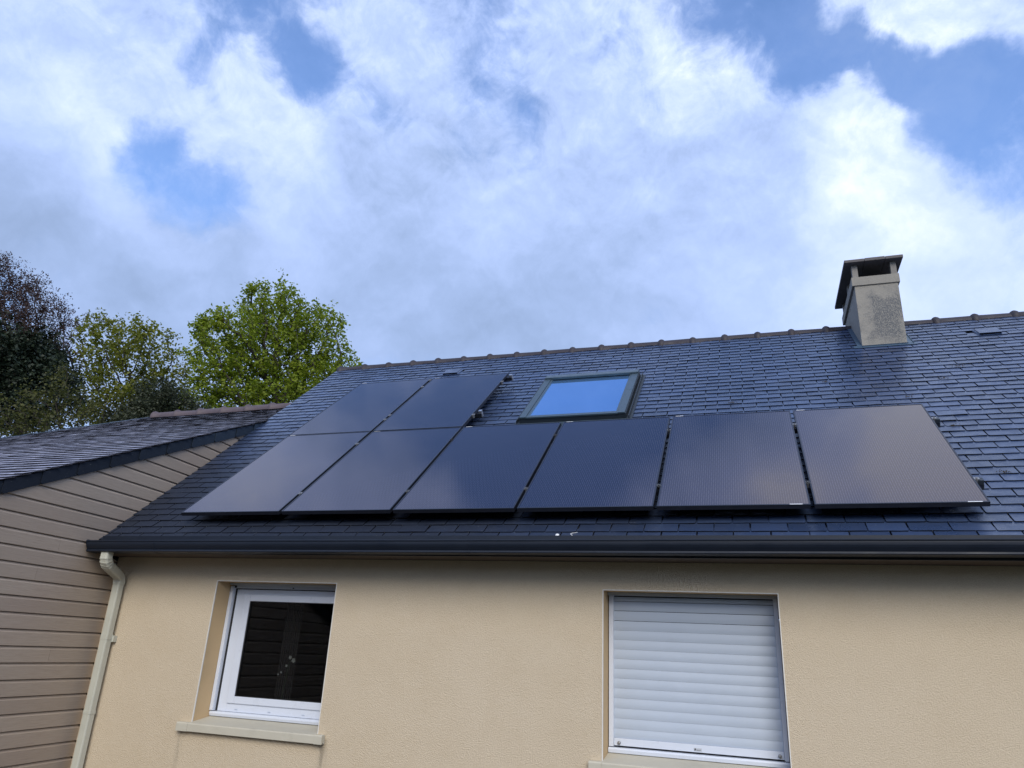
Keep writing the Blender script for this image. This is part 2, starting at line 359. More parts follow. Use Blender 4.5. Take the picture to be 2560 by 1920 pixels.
# ------------------------------------------------------------------ mesh helpers
WM = {}
class MB:
    def __init__(s): s.v = []; s.f = []
    def add(s, vs, fs):
        o = len(s.v); s.v += [tuple(x) for x in vs]; s.f += [tuple(i + o for i in f) for f in fs]; return s
    def box(s, a, b, T=None):
        x0, y0, z0 = a; x1, y1, z1 = b
        vs = [Vector(c) for c in ((x0, y0, z0), (x1, y0, z0), (x1, y1, z0), (x0, y1, z0), (x0, y0, z1), (x1, y0, z1), (x1, y1, z1), (x0, y1, z1))]
        if T: vs = [T @ q for q in vs]
        return s.add(vs, [(0, 3, 2, 1), (4, 5, 6, 7), (0, 1, 5, 4), (1, 2, 6, 5), (2, 3, 7, 6), (3, 0, 4, 7)])
    def prism(s, prof, x0, x1, f=None, caps=True):
        """profile [(y,z)] swept along x; f(x,y,z)->point"""
        n = len(prof); f = f or (lambda x, y, z: (x, y, z))
        vs = [f(x0, y, z) for y, z in prof] + [f(x1, y, z) for y, z in prof]
        fs = [(i, (i + 1) % n, n + (i + 1) % n, n + i) for i in range(n)]
        if caps: fs += [tuple(range(n))[::-1], tuple(range(n, 2 * n))]
        return s.add(vs, fs)
    def loft(s, rings, closed=True, cap=True):
        n = len(rings[0]); vs = [p for r in rings for p in r]; fs = []
        for k in range(len(rings) - 1):
            for i in range(n if closed else n - 1):
                j = (i + 1) % n
                fs.append((k * n + i, k * n + j, (k + 1) * n + j, (k + 1) * n + i))
        if cap and closed:
            fs += [tuple(range(n))[::-1], tuple(range((len(rings) - 1) * n, len(rings) * n))]
        return s.add(vs, fs)
    def mesh(s, name, bevel=0, smooth=False):
        me = bpy.data.meshes.new(name); me.from_pydata([tuple(q) for q in s.v], [], s.f); me.update()
        bm = bmesh.new(); bm.from_mesh(me); bmesh.ops.recalc_face_normals(bm, faces=bm.faces)
        if bevel:
            bmesh.ops.bevel(bm, geom=[e for e in bm.edges if e.is_manifold and e.calc_face_angle(0) > .5], offset=bevel, segments=2, profile=.7, affect='EDGES', clamp_overlap=True)
        bm.to_mesh(me); bm.free()
        if smooth:
            for p in me.polygons: p.use_smooth = True
        return me

def put(name, me, m, parent=None, world=None, center=True, kind=None):
    """link mesh as one object; verts are in `world` frame"""
    world = world or Matrix.Identity(4)
    if m is not None and not me.materials: me.materials.append(m)
    if center and me.users == 0 and len(me.vertices):
        co = np.empty(len(me.vertices) * 3, 'f'); me.vertices.foreach_get('co', co); co = co.reshape(-1, 3)
        c = (co.min(0) + co.max(0)) / 2; me.vertices.foreach_set('co', (co - c).ravel()); me.update()
        world = world @ Matrix.Translation(Vector(c.tolist()))
    o = bpy.data.objects.new(name, me); col.objects.link(o)
    WM[o.name] = world
    if parent is not None:
        o.parent = parent; o.matrix_basis = WM[parent.name].inverted() @ world
    else: o.matrix_basis = world
    if kind: o['kind'] = kind
    return o
def empty(name, loc, rot=None, **props):
    o = bpy.data.objects.new(name, None); col.objects.link(o); o.empty_display_size = .2
    W = Matrix.Translation(Vector(loc)) @ (rot or Matrix.Identity(4))
    o.matrix_basis = W; WM[o.name] = W
    for k, v in props.items(): o[k] = v
    return o
def tag(o, label=None, category=None, group=None, kind=None):
    for k, v in (('label', label), ('category', category), ('group', group), ('kind', kind)):
        if v: o[k] = v
    return o

# ------------------------------------------------------------------ ground
g = MB().add([(-300, -300, GROUND), (300, -300, GROUND), (300, 300, GROUND), (-300, 300, GROUND)], [(0, 1, 2, 3)])
put('ground', g.mesh('ground'), M['grass'], kind='structure')
g = MB().box((-.85, -3.4, GROUND), (11.3, 0.2, GROUND + .03))
put('path', g.mesh('path', .006), M['gravel'], kind='structure')

# ------------------------------------------------------------------ main house
TH = 0.68724
CT, ST = math.cos(TH), math.sin(TH)
ROT = Matrix.Rotation(TH, 4, 'X')
ROOFN = -0.15
X1 = 11.2
YW = 0.21
def xv(y): return -.837 - .080 * (y + .109)          # left edge of roof / cladding plane
def roofpt(x, s, n=ROOFN): return Vector((x, s * CT - n * ST, s * ST + n * CT))
S0, PUR = -.262, .1233
NC = 45
S_R = S0 + NC * PUR
house = empty('house', (5, YW, GROUND), label='beige rendered house with slate roof and two ground floor windows', category='house')

# wall with two openings
W1 = (.409, 1.715, -1.86, -.620); W2 = (4.150, 5.470, -1.86, -.626)
zt = -.40
bm = bmesh.new()
def quad(pts, mi=0):
    f = bm.faces.new([bm.verts.new(p) for p in pts]); f.material_index = mi; return f
xs = [xv(YW) - .0, W1[0], W1[1], W2[0], W2[1], X1]
zs = [GROUND, W1[2], W1[3], zt]
for i in range(5):
    for k, (za, zb) in enumerate(((GROUND, -1.86), (-1.86, None), (None, zt))):
        top = -.620 if i in (0, 1, 2) else -.626
        a = za if za is not None else top; b = zb if zb is not None else top
        if k == 1 and i in (1, 3): continue
        quad([(xs[i], YW, a), (xs[i + 1], YW, a), (xs[i + 1], YW, b), (xs[i], YW, b)])
DEP = .30; SPL = {W1[0]: .10, W2[0]: .012}
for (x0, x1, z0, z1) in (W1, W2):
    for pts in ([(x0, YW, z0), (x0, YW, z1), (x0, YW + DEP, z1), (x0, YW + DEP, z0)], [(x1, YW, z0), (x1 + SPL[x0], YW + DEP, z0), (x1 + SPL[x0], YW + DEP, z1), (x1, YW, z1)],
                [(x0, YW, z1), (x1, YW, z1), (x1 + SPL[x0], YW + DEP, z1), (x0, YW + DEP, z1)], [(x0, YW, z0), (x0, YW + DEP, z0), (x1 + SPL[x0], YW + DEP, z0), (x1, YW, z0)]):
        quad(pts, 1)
# inner leaf, side and back walls
YB = 8.1
quad([(xs[0], YB, GROUND), (X1, YB, GROUND), (X1, YB, zt), (xs[0], YB, zt)])
zr = roofpt(0, S_R, -.2).z
for x in (X1,):
    quad([(x, YW, GROUND), (x, YB, GROUND), (x, YB, zt), (x, (YW + YB) / 2, zr), (x, YW, zt)])
xg = -1.02
quad([(xg - .0, YW + .02, GROUND), (xg, YB, GROUND), (xg, YB, zt), (xg, (YW + YB) / 2, zr - .1), (xg, YW + .02, zt)])
bmesh.ops.remove_doubles(bm, verts=bm.verts, dist=1e-5)
me = bpy.data.meshes.new('wall'); bm.to_mesh(me); bm.free()
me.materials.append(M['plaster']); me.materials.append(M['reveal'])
put('wall', me, None, house)

# dark room behind window 1
r = MB().add([(.30, YW + DEP, -2.4), (3.4, YW + DEP, -2.4), (3.4, 4.2, -2.4), (.30, 4.2, -2.4), (.30, YW + DEP, -.45), (3.4, YW + DEP, -.45), (3.4, 4.2, -.45), (.30, 4.2, -.45)],
             [(0, 1, 2, 3), (4, 5, 6, 7), (1, 2, 6, 5), (2, 3, 7, 6), (3, 0, 4, 7)])
put('room', r.mesh('room'), M['room'], house)

# corner beads around openings
for (x0, x1, z0, z1) in (W1, W2):
    b = MB()
    b.box((x0 - .004, YW - .003, z0 + .005), (x0 + .0035, YW + .008, z1 + .004))
    b.box((x1 - .0035, YW - .003, z0 + .005), (x1 + .004, YW + .008, z1 + .004))
    b.box((x0 + .0035, YW - .003, z1 - .0035), (x1 - .0035, YW + .008, z1 + .004))
    put('corner_bead', b.mesh('corner_bead'), M['bead'], house)

# sills
for (x0, x1, z0, z1), ex in ((W1, .085), (W2, .06)):
    prof = [(YW + .255, -1.812), (YW - .045, -1.858), (YW - .052, -1.866), (YW - .052, -1.926), (YW - .035, -1.926), (YW - .030, -1.914), (YW - .018, -1.914), (YW - .012, -1.926), (YW + .003, -1.926), (YW + .255, -1.90)]
    b = MB(); b.prism(prof, x0 + .0015, x1 - .0015)
    prof2 = [(YW - .002, -1.8545), (YW - .047, -1.8555), (YW - .055, -1.866), (YW - .055, -1.928), (YW - .035, -1.928), (YW - .030, -1.916), (YW - .018, -1.916), (YW - .012, -1.928), (YW - .002, -1.928)]
    b.prism(prof2, x0 - ex - .035, x0 + .001); b.prism(prof2, x1 - .001, x1 + ex - .01)
    put('sill', b.mesh('sill', .003), M['sill'], house)

# ---- window 1
YF = .455
def ring(b, x0, x1, z0, z1, wl, wr, wb, wtp, ya, yb):
    b.box((x0, ya, z0), (x0 + wl, yb, z1)); b.box((x1 - wr, ya, z0), (x1, yb, z1))
    b.box((x0 + wl, ya, z0), (x1 - wr, yb, z0 + wb)); b.box((x0 + wl, ya, z1 - wtp), (x1 - wr, yb, z1))
win = put('window', (lambda b: (ring(b, .466, 1.755, -1.768, -.676, .095, .095, .07, .045, YF, YF + .05), b)[1])(MB()).mesh('window', .004), M['pvc'], house)
win['label'] = 'open-shuttered white casement window with a single pane'
b = MB(); ring(b, .562, 1.660, -1.697, -.722, .075, .075, .062, .062, YF - .012, YF + .03)
put('sash', b.mesh('sash', .006), M['pvc'], win)
b = MB(); ring(b, .637, 1.585, -1.635, -.784, .009, .009, .006, .006, YF - .004, YF + .02)
put('gasket', b.mesh('gasket'), M['gasket'], win)
b = MB().box((.646, YF + .006, -1.629), (1.576, YF + .010, -.790)); put('pane', b.mesh('pane'), M['glass'], win)
for xa in (.412, 1.756):
    put('shutter_rail', MB().box((xa, YF - .045, -1.765), (xa + .035, YF + .02, -.65)).mesh('shutter_rail', .003), M['pvc'], win)
b = MB().box((.4475, YF - .004, -1.765), (.4655, YF + .03, -.65)); put('rail_gap', b.mesh('rail_gap'), M['gasket'], win)
b = MB().box((.450, YF - .03, -.668), (1.752, YF + .0, -.640)).box((1.10, YF - .034, -.664), (1.16, YF - .03, -.650))
put('shutter_end_bar', b.mesh('shutter_end_bar', .003), M['shutter'], win)
b = MB().box((1.115, YF - .036, -.662), (1.13, YF - .0342, -.652)).box((.455, YF - .036, -.664), (.475, YF - .031, -.644)); put('latch', b.mesh('latch'), M['ink'], win)
b = MB().box((.412, YF - .06, -.640), (1.782, YF + .05, -.6215)); put('shutter_box', b.mesh('shutter_box'), M['shutter'], win)
b = MB().prism([(YF + .04, -1.768), (YF - .035, -1.772), (YF - .04, -1.79), (YF - .032, -1.812), (YF + .04, -1.812)], .412, 1.788); put('threshold', b.mesh('threshold', .003), M['pvc'], win)
for x in (.66, 1.02, 1.38):
    put('drain_cover', MB().box((x, YF - .006, -1.748), (x + .028, YF - .0005, -1.742)).mesh('drain_cover', .001), M['shutter'], win)
# handle-side things dimly seen inside
b = MB()
for i in range(14):
    x = .86 + .012 * i; b.box((x, .75 + .015 * (i % 2), -2.3), (x + .0125, .765 + .015 * (i % 2), -.6))
put('curtain', b.mesh('curtain'), M['curtain'], house)
vase = empty('orchid', (1.02, .62, -1.80), label='white flowers faintly visible behind the dark window pane', category='flower')
b = MB()
pts = [Vector((1.02, .62, -1.80)), Vector((1.03, .63, -1.55)), Vector((1.06, .62, -1.33)), Vector((1.10, .60, -1.28)), Vector((1.14, .60, -1.31))]
for p, q in zip(pts, pts[1:]):
    b.loft([[p + Vector((.003 * math.cos(a), .003 * math.sin(a), 0)) for a in (0, 2.1, 4.2)], [q + Vector((.003 * math.cos(a), .003 * math.sin(a), 0)) for a in (0, 2.1, 4.2)]])
put('stem', b.mesh('stem'), M['stem'], vase)
for cx, cz, rr in ((1.08, -1.275, .020), (1.12, -1.30, .024), (1.05, -1.35, .014), (1.00, -1.41, .011), (.97, -1.43, .010)):
    b = MB()
    for k in range(5):
        a = k * 1.257 + cx * 30; c = Vector((cx, .60, cz)); t = Vector((math.cos(a), -.3, math.sin(a)))
        sde = Vector((-math.sin(a), 0, math.cos(a)))
        b.add([c, c + t * rr * .6 + sde * rr * .35, c + t * rr, c + t * rr * .6 - sde * rr * .35], [(0, 1, 2, 3)])
    put('petals', b.mesh('petals'), M['petal'], vase)

# ---- window 2: closed roller shutter
YS = .44
sh = put('roller_shutter', MB().box((4.196, YS + .014, -1.768), (5.434, YS + .020, -.65)).mesh('roller_shutter'), M['gasket'], house)
sh['label'] = 'closed white roller shutter'
top = -.656; bounds = [-.693, -.768, -.845, -.921]
while bounds[-1] > -1.68: bounds.append(bounds[-1] - .0724)
bounds[-1] = -1.711
zz = [top] + bounds
for i in range(len(zz) - 1):
    za, zb = zz[i], zz[i + 1]; h = za - zb
    gap = .0035 if i < 4 else .0008
    prof = [(YS + .010, za - gap)]
    for k in range(9):
        t = k / 8; prof.append((YS + .002 - .0042 * math.sin(math.pi * min(1, .08 + t * .92)) * (0.55 + .9 * t) * 1.0 - .0, za - gap - t * (h - gap)))
    prof.append((YS + .010, zb))
    b = MB().prism(prof, 4.196, 5.434)
    me = b.mesh('slat')
    for p in me.polygons: p.use_smooth = False
    put('slat', me, M['shutter'], sh)
b = MB().box((4.197, YS - .010, -1.764), (5.433, YS + .012, -1.712)); put('bottom_bar', b.mesh('bottom_bar', .003), M['pvc'], sh)
for x0, x1 in ((4.158, 4.195), (5.435, 5.467)):
    put('guide_rail', MB().box((x0, YS - .02, -1.772), (x1, YS + .04, -.650)).mesh('guide_rail', .003), M['pvc'], sh)
put('shutter_box', MB().box((4.153, YS - .05, -.650), (5.467, YS + .06, -.6275)).mesh('shutter_box'), M['shutter'], sh)
put('threshold', MB().prism([(YS + .05, -1.775), (YS - .03, -1.778), (YS - .035, -1.79), (YS - .03, -1.815), (YS + .05, -1.815)], 4.155, 5.467).mesh('threshold', .003), M['pvc'], sh)
for x, z in ((4.237, -1.744), (5.404, -1.742)):
    rings = [[(x + rr * math.cos(a), YS + yy, z + rr * math.sin(a)) for a in [k * math.pi / 6 for k in range(12)]] for rr, yy in ((.013, -.009), (.013, -.020), (.010, -.026), (.004, -.0275))]
    put('lock_knob', MB().loft(rings).mesh('lock_knob', smooth=True), M['hook'], sh)
st = put('sticker', MB().box((4.797, YS - .0118, -1.757), (4.856, YS - .0102, -1.734)).mesh('sticker'), simple('grey_sticker', (.50, .53, .58), .4), sh)
b = MB().box((4.803, YS - .0124, -1.747), (4.813, YS - .0121, -1.740)).box((4.805, YS - .0124, -1.740), (4.811, YS - .0121, -1.737)).box((4.801, YS - .0124, -1.752), (4.811, YS - .0121, -1.747))
for k in range(7): b.box((4.817 + k * .0048, YS - .0124, -1.7515), (4.8205 + k * .0048, YS - .0121, -1.7475))
b.box((4.815, YS - .0124, -1.743), (4.850, YS - .0121, -1.7420))
put('logo', b.mesh('logo'), M['ink'], st if False else sh)
sill_p = None

# ------------------------------------------------------------------ roof deck and slates
F = ROT                                            # local (x, s, n)
def deck_f(x, s, n): return (x, s, n)
b = MB()
xl0, xl1 = xv(roofpt(0, S0).y), xv(roofpt(0, S_R).y)
b.add([(xl0, S0 + .02, -.175), (X1 + .1, S0 + .02, -.175), (X1 + .1, S_R, -.175), (xl1, S_R, -.175),
       (xl0, S0 + .02, -.24), (X1 + .1, S0 + .02, -.24), (X1 + .1, S_R, -.24), (xl1, S_R, -.24)],
      [(0, 1, 2, 3), (7, 6, 5, 4), (0, 4, 5, 1), (1, 5, 6, 2), (2, 6, 7, 3), (3, 7, 4, 0)])
roof = put('roof', b.mesh('roof'), M['deck'], house, world=F)
# rear slope
pr = roofpt(0, S_R, -.16); yb_, zb_ = 2 * pr.y - roofpt(0, S0).y, roofpt(0, S0).z
b = MB().add([(xl1, pr.y, pr.z), (X1 + .1, pr.y, pr.z), (X1 + .1, yb_, zb_), (xl1, yb_, zb_), (xl1, pr.y, pr.z - .08), (X1 + .1, pr.y, pr.z - .08), (X1 + .1, yb_, zb_ - .08), (xl1, yb_, zb_ - .08)],
             [(0, 1, 2, 3), (7, 6, 5, 4), (0, 4, 5, 1), (1, 5, 6, 2), (2, 6, 7, 3), (3, 7, 4, 0)])
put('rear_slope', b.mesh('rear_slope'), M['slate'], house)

def slate_geo(w_, length, th, rng, lift=.0085, low=.001, rag=1.0):
    """one slate in (x,s,n): lower edge at s=0, centred on x=0"""
    h = w_ / 2
    c1 = rng.uniform(.004, .014) * (1 if rng.random() < .75 else .3); c2 = rng.uniform(.002, .010)
    xs_ = [-h, -h + c1] + [(-h + c1) + (w_ - c1 - c2) * t for t in (.22, .5, .78)] + [h - c2, h]
    ss = [c1 * rng.uniform(.5, .9), 0] + [rng.uniform(-.0022, .0022) * rag for _ in range(3)] + [0, c2 * rng.uniform(.5, .9)]
    out = list(zip(xs_, ss)) + [(h, length), (-h, length)]
    tw = rng.uniform(-.0014, .0014); b_ = rng.uniform(-.0008, .0014)
    def nn(x, s):
        t = s / length
        return lift + (low - lift) * t + tw * (x / h) * (1 - t) + b_ * (1 - (x / h) ** 2) * (1 - t)
    n = len(out)
    vs = [(x, s, nn(x, s)) for x, s in out] + [(x, s, nn(x, s) - th) for x, s in out]
    fs = [tuple(range(n))] + [(i, i + n, (i + 1) % n + n, (i + 1) % n) for i in range(n)]
    return vs, fs

def lay_slates(parent, frame, n0, rows, s0, pitch, width, xrange, mat_, skip, covered, seed, length=.19, nvar=24, maxn=298, th=.009, gapw=.010, rag=1.0, lift=.0135):
    rng = random.Random(seed)
    variants = []
    for _ in range(nvar):
        vs, fs = slate_geo(width - gapw, length, th, rng, rag=rag, lift=lift)
        me = MB().add(vs, fs).mesh('slate'); me.materials.append(mat_); me.materials.append(M['slate_edge'])
        for p_ in me.polygons: p_.material_index = 0 if len(p_.vertices) > 4 else 1
        variants.append((me, vs, fs))
    cand = []; joined = MB()
    for r in range(rows):
        s = s0 + r * pitch
        xa, xb = xrange(s)
        off = (r % 2) * width / 2 + rng.uniform(-.006, .006)
        k0 = math.floor((xa - off) / width) - 1
        x = off + k0 * width
        while x < xb + width:
            cx = x + rng.uniform(-.0022, .0022); x += width
            l, rgt = cx - width / 2, cx + width / 2
            if rgt <= xa + .02 or l >= xb - .02: continue
            ds = rng.uniform(-.0022, .0022); rz = rng.gauss(0, .0045)
            tilt = rng.gauss(0, .0042); roll = rng.gauss(0, .004); lf = abs(rng.gauss(0, .0010))
            if rng.random() < .015: lf += .004; rz *= 3
            if skip and skip(cx, s + .06): continue
            T = Matrix.Translation((cx, s + ds, n0 + lf)) @ Matrix.Rotation(rz, 4, 'Z') @ Matrix.Rotation(tilt, 4, 'X') @ Matrix.Rotation(roll, 4, 'Y')
            if l < xa or rgt > xb:
                l2, r2 = max(l, xa), min(rgt, xb)
                vs, fs = slate_geo(r2 - l2 - .004, length, th, rng, rag=rag, lift=lift)
                T = Matrix.Translation(((l2 + r2) / 2, s + ds, n0 + lf))
                joined.add([T @ Vector(v) for v in vs], fs); continue
            vi = rng.randrange(nvar)
            P = [project(frame @ Vector((cx + a * width / 2, s + bb * pitch, n0))) for a, bb in ((-1, 0), (1, 0), (1, 1), (-1, 1))]
            if min(p[2] for p in P) < .5: vis = False
            else:
                u = sum(p[0] for p in P) / 4; v = sum(p[1] for p in P) / 4
                vis = -20 < u < 2580 and -20 < v < 1940 and not covered(cx, s + pitch / 2, u, v)
            ar = abs(sum(P[i][0] * P[(i + 1) % 4][1] - P[(i + 1) % 4][0] * P[i][1] for i in range(4))) if vis else 0
            cand.append((ar, vi, T))
    cand.sort(key=lambda c: -c[0])
    for i, (ar, vi, T) in enumerate(cand):
        me, vs, fs = variants[vi]
        if i < maxn and ar > 0: put('slate', me, None, parent, world=frame @ T, center=False)
        else: joined.add([T @ Vector(v) for v in vs], fs)
    me = joined.mesh('slates'); me.materials.append(mat_); me.materials.append(M['slate_edge'])
    for p_ in me.polygons: p_.material_index = 0 if len(p_.vertices) > 4 else 1
    put('slates', me, mat_, parent, world=frame, kind='stuff')

SKY = (2.83, 4.09, 2.27, 3.74)         # roof window in panel-plane s (n=-.06)
CHX = (6.764, 7.268); CHY = (3.441, 4.62)
def s_of(y, n=ROOFN): return (y + n * ST) / CT
sch = s_of(CHY[0])
VENT = [(8.19, 4.50), (1.157, 4.50)]
def skip_main(x, s):
    if CHX[0] + .13 < x < CHX[1] - .13 and s > sch + .06: return True
    if 2.99 < x < 3.93 and 2.55 < s < 3.72: return True
    for vx, vs_ in VENT:
        if abs(x - vx) < .10 and abs(s - .06 - vs_) < .05: return True
    return False
PW, PG, PH, PRG = 1.126, .028, 1.922, .016
def cov_main(x, s, u, v):
    # hidden behind a solar panel or the roof window as seen from the garden
    P = Vector(roofpt(x, s)); d = P - CP
    nrm = Vector((0, -ST, CT)); t = -(CP.dot(nrm)) / d.dot(nrm)
    if 0 < t < 1:
        q = CP + d * t; sx = q.dot(Vector((0, CT, ST)))
        if 0 < sx < PH and 0 < q.x < 6.9: return True
        if PH < sx < 2 * PH and 0 < q.x < 2.28: return True
    return SKY[0] - .05 < x < SKY[1] + .1 and SKY[2] + .1 < s < SKY[3] + .2
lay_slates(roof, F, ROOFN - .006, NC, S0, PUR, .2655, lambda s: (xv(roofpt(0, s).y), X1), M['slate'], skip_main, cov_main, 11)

# slate hooks: a bent wire end on the lower edge of every slate
b = MB(); rng = random.Random(5)
for r_ in range(NC):
    s = S0 + r_ * PUR; off = (r_ % 2) * .2655 / 2; k = math.ceil((xv(roofpt(0, s).y) - off) / .2655)
    while off + k * .2655 < X1:
        x = off + k * .2655 + rng.uniform(-.01, .01); k += 1
        if skip_main(x, s + .06): continue
        n_ = ROOFN + .003; a = rng.uniform(-.15, .15)
        T = Matrix.Translation((x, s - .001, n_)) @ Matrix.Rotation(a, 4, 'Z')
        b.box((-.0012, -.003, -.001), (.0012, .016, .002), T); b.box((-.0012, -.003, -.004), (.0012, 0, .002), T)
put('slate_hooks', b.mesh('slate_hooks'), M['hook'], roof, world=F, kind='stuff')
# loose bits on the lowest course
o = put('grommet', MB().loft([[Vector((1 * rr * math.cos(a), rr * math.sin(a), zz_)) for a in [k * math.pi / 6 for k in range(12)]] for rr, zz_ in ((.016, 0), (.016, .004), (.011, .008), (.006, .008), (.005, .003))]).mesh('grommet', smooth=True),
        M['label'], world=F @ Matrix.Translation((3.83, -.19, ROOFN + .004)), center=False)
tag(o, 'small round white washer lying on the lowest slates above the gutter', 'washer')
wirep = [(-.02, .020, .012), (-.008, .017, .012), (.004, .010, .010), (-.002, .0, .008), (-.006, -.006, .008), (.002, -.018, .008), (.008, -.026, .008)]
wirep = [(.035, .022), (.012, .020), (-.008, .010), (-.016, .0), (-.006, -.012), (.004, -.022)]
b = MB(); rg = []
for (a, c) in wirep: rg.append([Vector((a + .0028 * math.cos(t), c + .0028 * math.cos(t) * .3, .006 + .0028 * math.sin(t))) for t in [k * math.pi / 3 for k in range(6)]])
b.loft(rg)
o = put('bent_hook', b.mesh('bent_hook', smooth=True), M['label'], world=F @ Matrix.Translation((3.955, -.185, ROOFN + .006)), center=False)
tag(o, 'pale bent wire hook lying on the lowest slates beside the white washer', 'hook')

# dark moss tufts caught on slate edges
rng = random.Random(77); b = MB()
for mx_, ms_, mr_ in [(7.55, 3.35, .03), (7.33, 2.99, .035), (8.3, 1.9, .025), (7.2, .74, .03), (7.45, .30, .03), (7.62, 1.05, .035), (7.95, 1.5, .025), (6.9, 2.5, .02), (5.2, 2.6, .018), (8.6, 2.9, .03), (7.1, 1.7, .02), (.3, 3.9, .02), (6.2, 3.1, .02)]:
    for _ in range(26):
        c_ = Vector((mx_ + rng.gauss(0, mr_), ms_ + rng.gauss(0, mr_ * .5), ROOFN + .010 + rng.random() * .006)); r__ = rng.uniform(.003, .008)
        b.add([c_ + Vector((r__, 0, 0)), c_ + Vector((-.5 * r__, .8 * r__, 0)), c_ + Vector((-.5 * r__, -.8 * r__, 0)), c_ + Vector((0, 0, r__))], [(0, 1, 2), (0, 1, 3), (1, 2, 3), (2, 0, 3)])
put('moss', b.mesh('moss'), M['moss'], roof, world=F, kind='stuff')

# raised slate vents
for i, (vx, vs_) in enumerate(VENT):
    b = MB(); n0 = ROOFN
    v_ = [(-.125, -.03, .004), (.125, -.03, .004), (.15, .20, .004), (-.15, .20, .004), (-.105, -.02, .026), (.105, -.02, .026), (.13, .20, .012), (-.13, .20, .012)]
    b.add(v_, [(4, 5, 6, 7), (1, 2, 6, 5), (2, 3, 7, 6), (3, 0, 4, 7)])
    b.add([(-.118, -.035, .026), (.118, -.035, .026), (.118, .20, .014), (-.118, .20, .014), (-.118, -.035, .031), (.118, -.035, .031), (.118, .20, .019), (-.118, .20, .019)], [(0, 3, 2, 1), (4, 5, 6, 7), (0, 1, 5, 4), (1, 2, 6, 5), (2, 3, 7, 6), (3, 0, 4, 7)])
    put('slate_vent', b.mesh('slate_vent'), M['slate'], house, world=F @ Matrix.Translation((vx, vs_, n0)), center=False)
    put('vent_mouth', MB().box((-.104, -.018, .002), (.104, -.010, .025)).mesh('vent_mouth'), M['gasket'], house, world=F @ Matrix.Translation((vx, vs_, n0)), center=False)

# ridge tiles
def ridge_tile(L, r0, big=1.0):
    prof = [(0, .98), (.012, 1.12), (.03, 1.22), (.05, 1.25), (.072, 1.17), (.086, 1.07), (.092, 1.0), (L * .6, .98), (L + .008, .97)]
    rings = []
    for x, k in prof:
        kk = 1 + (k - 1) * big; ring_ = []
        for a in range(13):
            t = math.pi * (-.10 + 1.20 * a / 12)
            ring_.append(Vector((x, math.cos(t) * r0 * (1 + (kk - 1) * .8), math.sin(t) * r0 * kk)))
        rings.append(ring_)
    b_ = MB().loft(rings, closed=False, cap=False)
    me = b_.mesh('ridge_tile', smooth=True); return me
RY, RZ = 4.182, 3.157
rt = ridge_tile(.445, .100); rt.materials.append(M['ridge'])
rng = random.Random(3); x = -1.17
while x < X1:
    if not (CHX[0] - .38 < x < CHX[1] - .02) or x < CHX[0] - .40:
        put('ridge_tile', rt, None, house, world=Matrix.Translation((x, RY, RZ + rng.uniform(-.003, .003))) @ Matrix.Rotation(rng.uniform(-.012, .012), 4, 'Y') @ Matrix.Rotation(rng.uniform(-.008, .008), 4, 'Z'), center=False)
    x += .4455
# the tile cut against each side of the chimney
for xa in (6.405,):
    cut = ridge_tile(.36, .100); put('ridge_tile', cut, M['ridge'], house, world=Matrix.Translation((xa, RY, RZ)), center=False)
cut = MB().loft([[Vector((xx, math.cos(math.pi * (-.1 + 1.2 * a / 12)) * .099, math.sin(math.pi * (-.1 + 1.2 * a / 12)) * .099)) for a in range(13)] for xx in (0, .12, .22)], closed=False, cap=False).mesh('ridge_tile', smooth=True)

# ------------------------------------------------------------------ chimney
ch = MB()
cz0 = roofpt(0, sch).z - .25
ch.box((CHX[0], CHY[0], 2.1), (CHX[1], CHY[1], 3.482))
chim = put('chimney', ch.mesh('chimney', .006), M['chimney'], house); chim['label'] = 'grey rendered chimney shaft with a slab cap'
b = MB(); t_ = .055; X0, X1c, Y0, Y1 = CHX[0] - .028, CHX[1] + .022, CHY[0] - .018, CHY[1] + .03
ring_ = [(X0, Y0), (X1c, Y0), (X1c, Y1), (X0, Y1)]
b.box((X0, Y0, 3.4825), (X1c, Y0 + t_, 3.602)); b.box((X0, Y1 - t_, 3.4825), (X1c, Y1, 3.602))
b.box((X0, Y0 + t_, 3.4825), (X0 + t_, Y1 - t_, 3.602)); b.box((X1c - t_, Y0 + t_, 3.4825), (X1c, Y1 - t_, 3.602))
put('band', b.mesh('band', .004), M['chimney'], chim)
put('flue_opening', MB().box((X0 + t_, Y0 + t_, 3.483), (X1c - t_, Y1 - t_, 3.52)).mesh('flue_opening'), M['gasket'], chim)
for px_, py_ in ((CHX[0] - .008, CHY[0] - .005), (CHX[1] - .062, CHY[0] - .005), (CHX[0] - .008, CHY[1] - .07), (CHX[1] - .062, CHY[1] - .07), (CHX[0] - .006, 3.98), (CHX[1] - .064, 3.98)):
    put('pillar', MB().box((px_, py_, 3.6025), (px_ + .068, py_ + .075, 3.783)).mesh('pillar', .004), M['pillar'], chim)
capx = [6.664, 6.905, 7.145, 7.352]
for i in range(3):
    put('cap_slab', MB().box((capx[i] + .002, CHY[0] - .095, 3.7835), (capx[i + 1] - .002, CHY[1] + .10, 3.822 + .004 * (i % 2))).mesh('cap_slab', .006), M['cap'], chim)
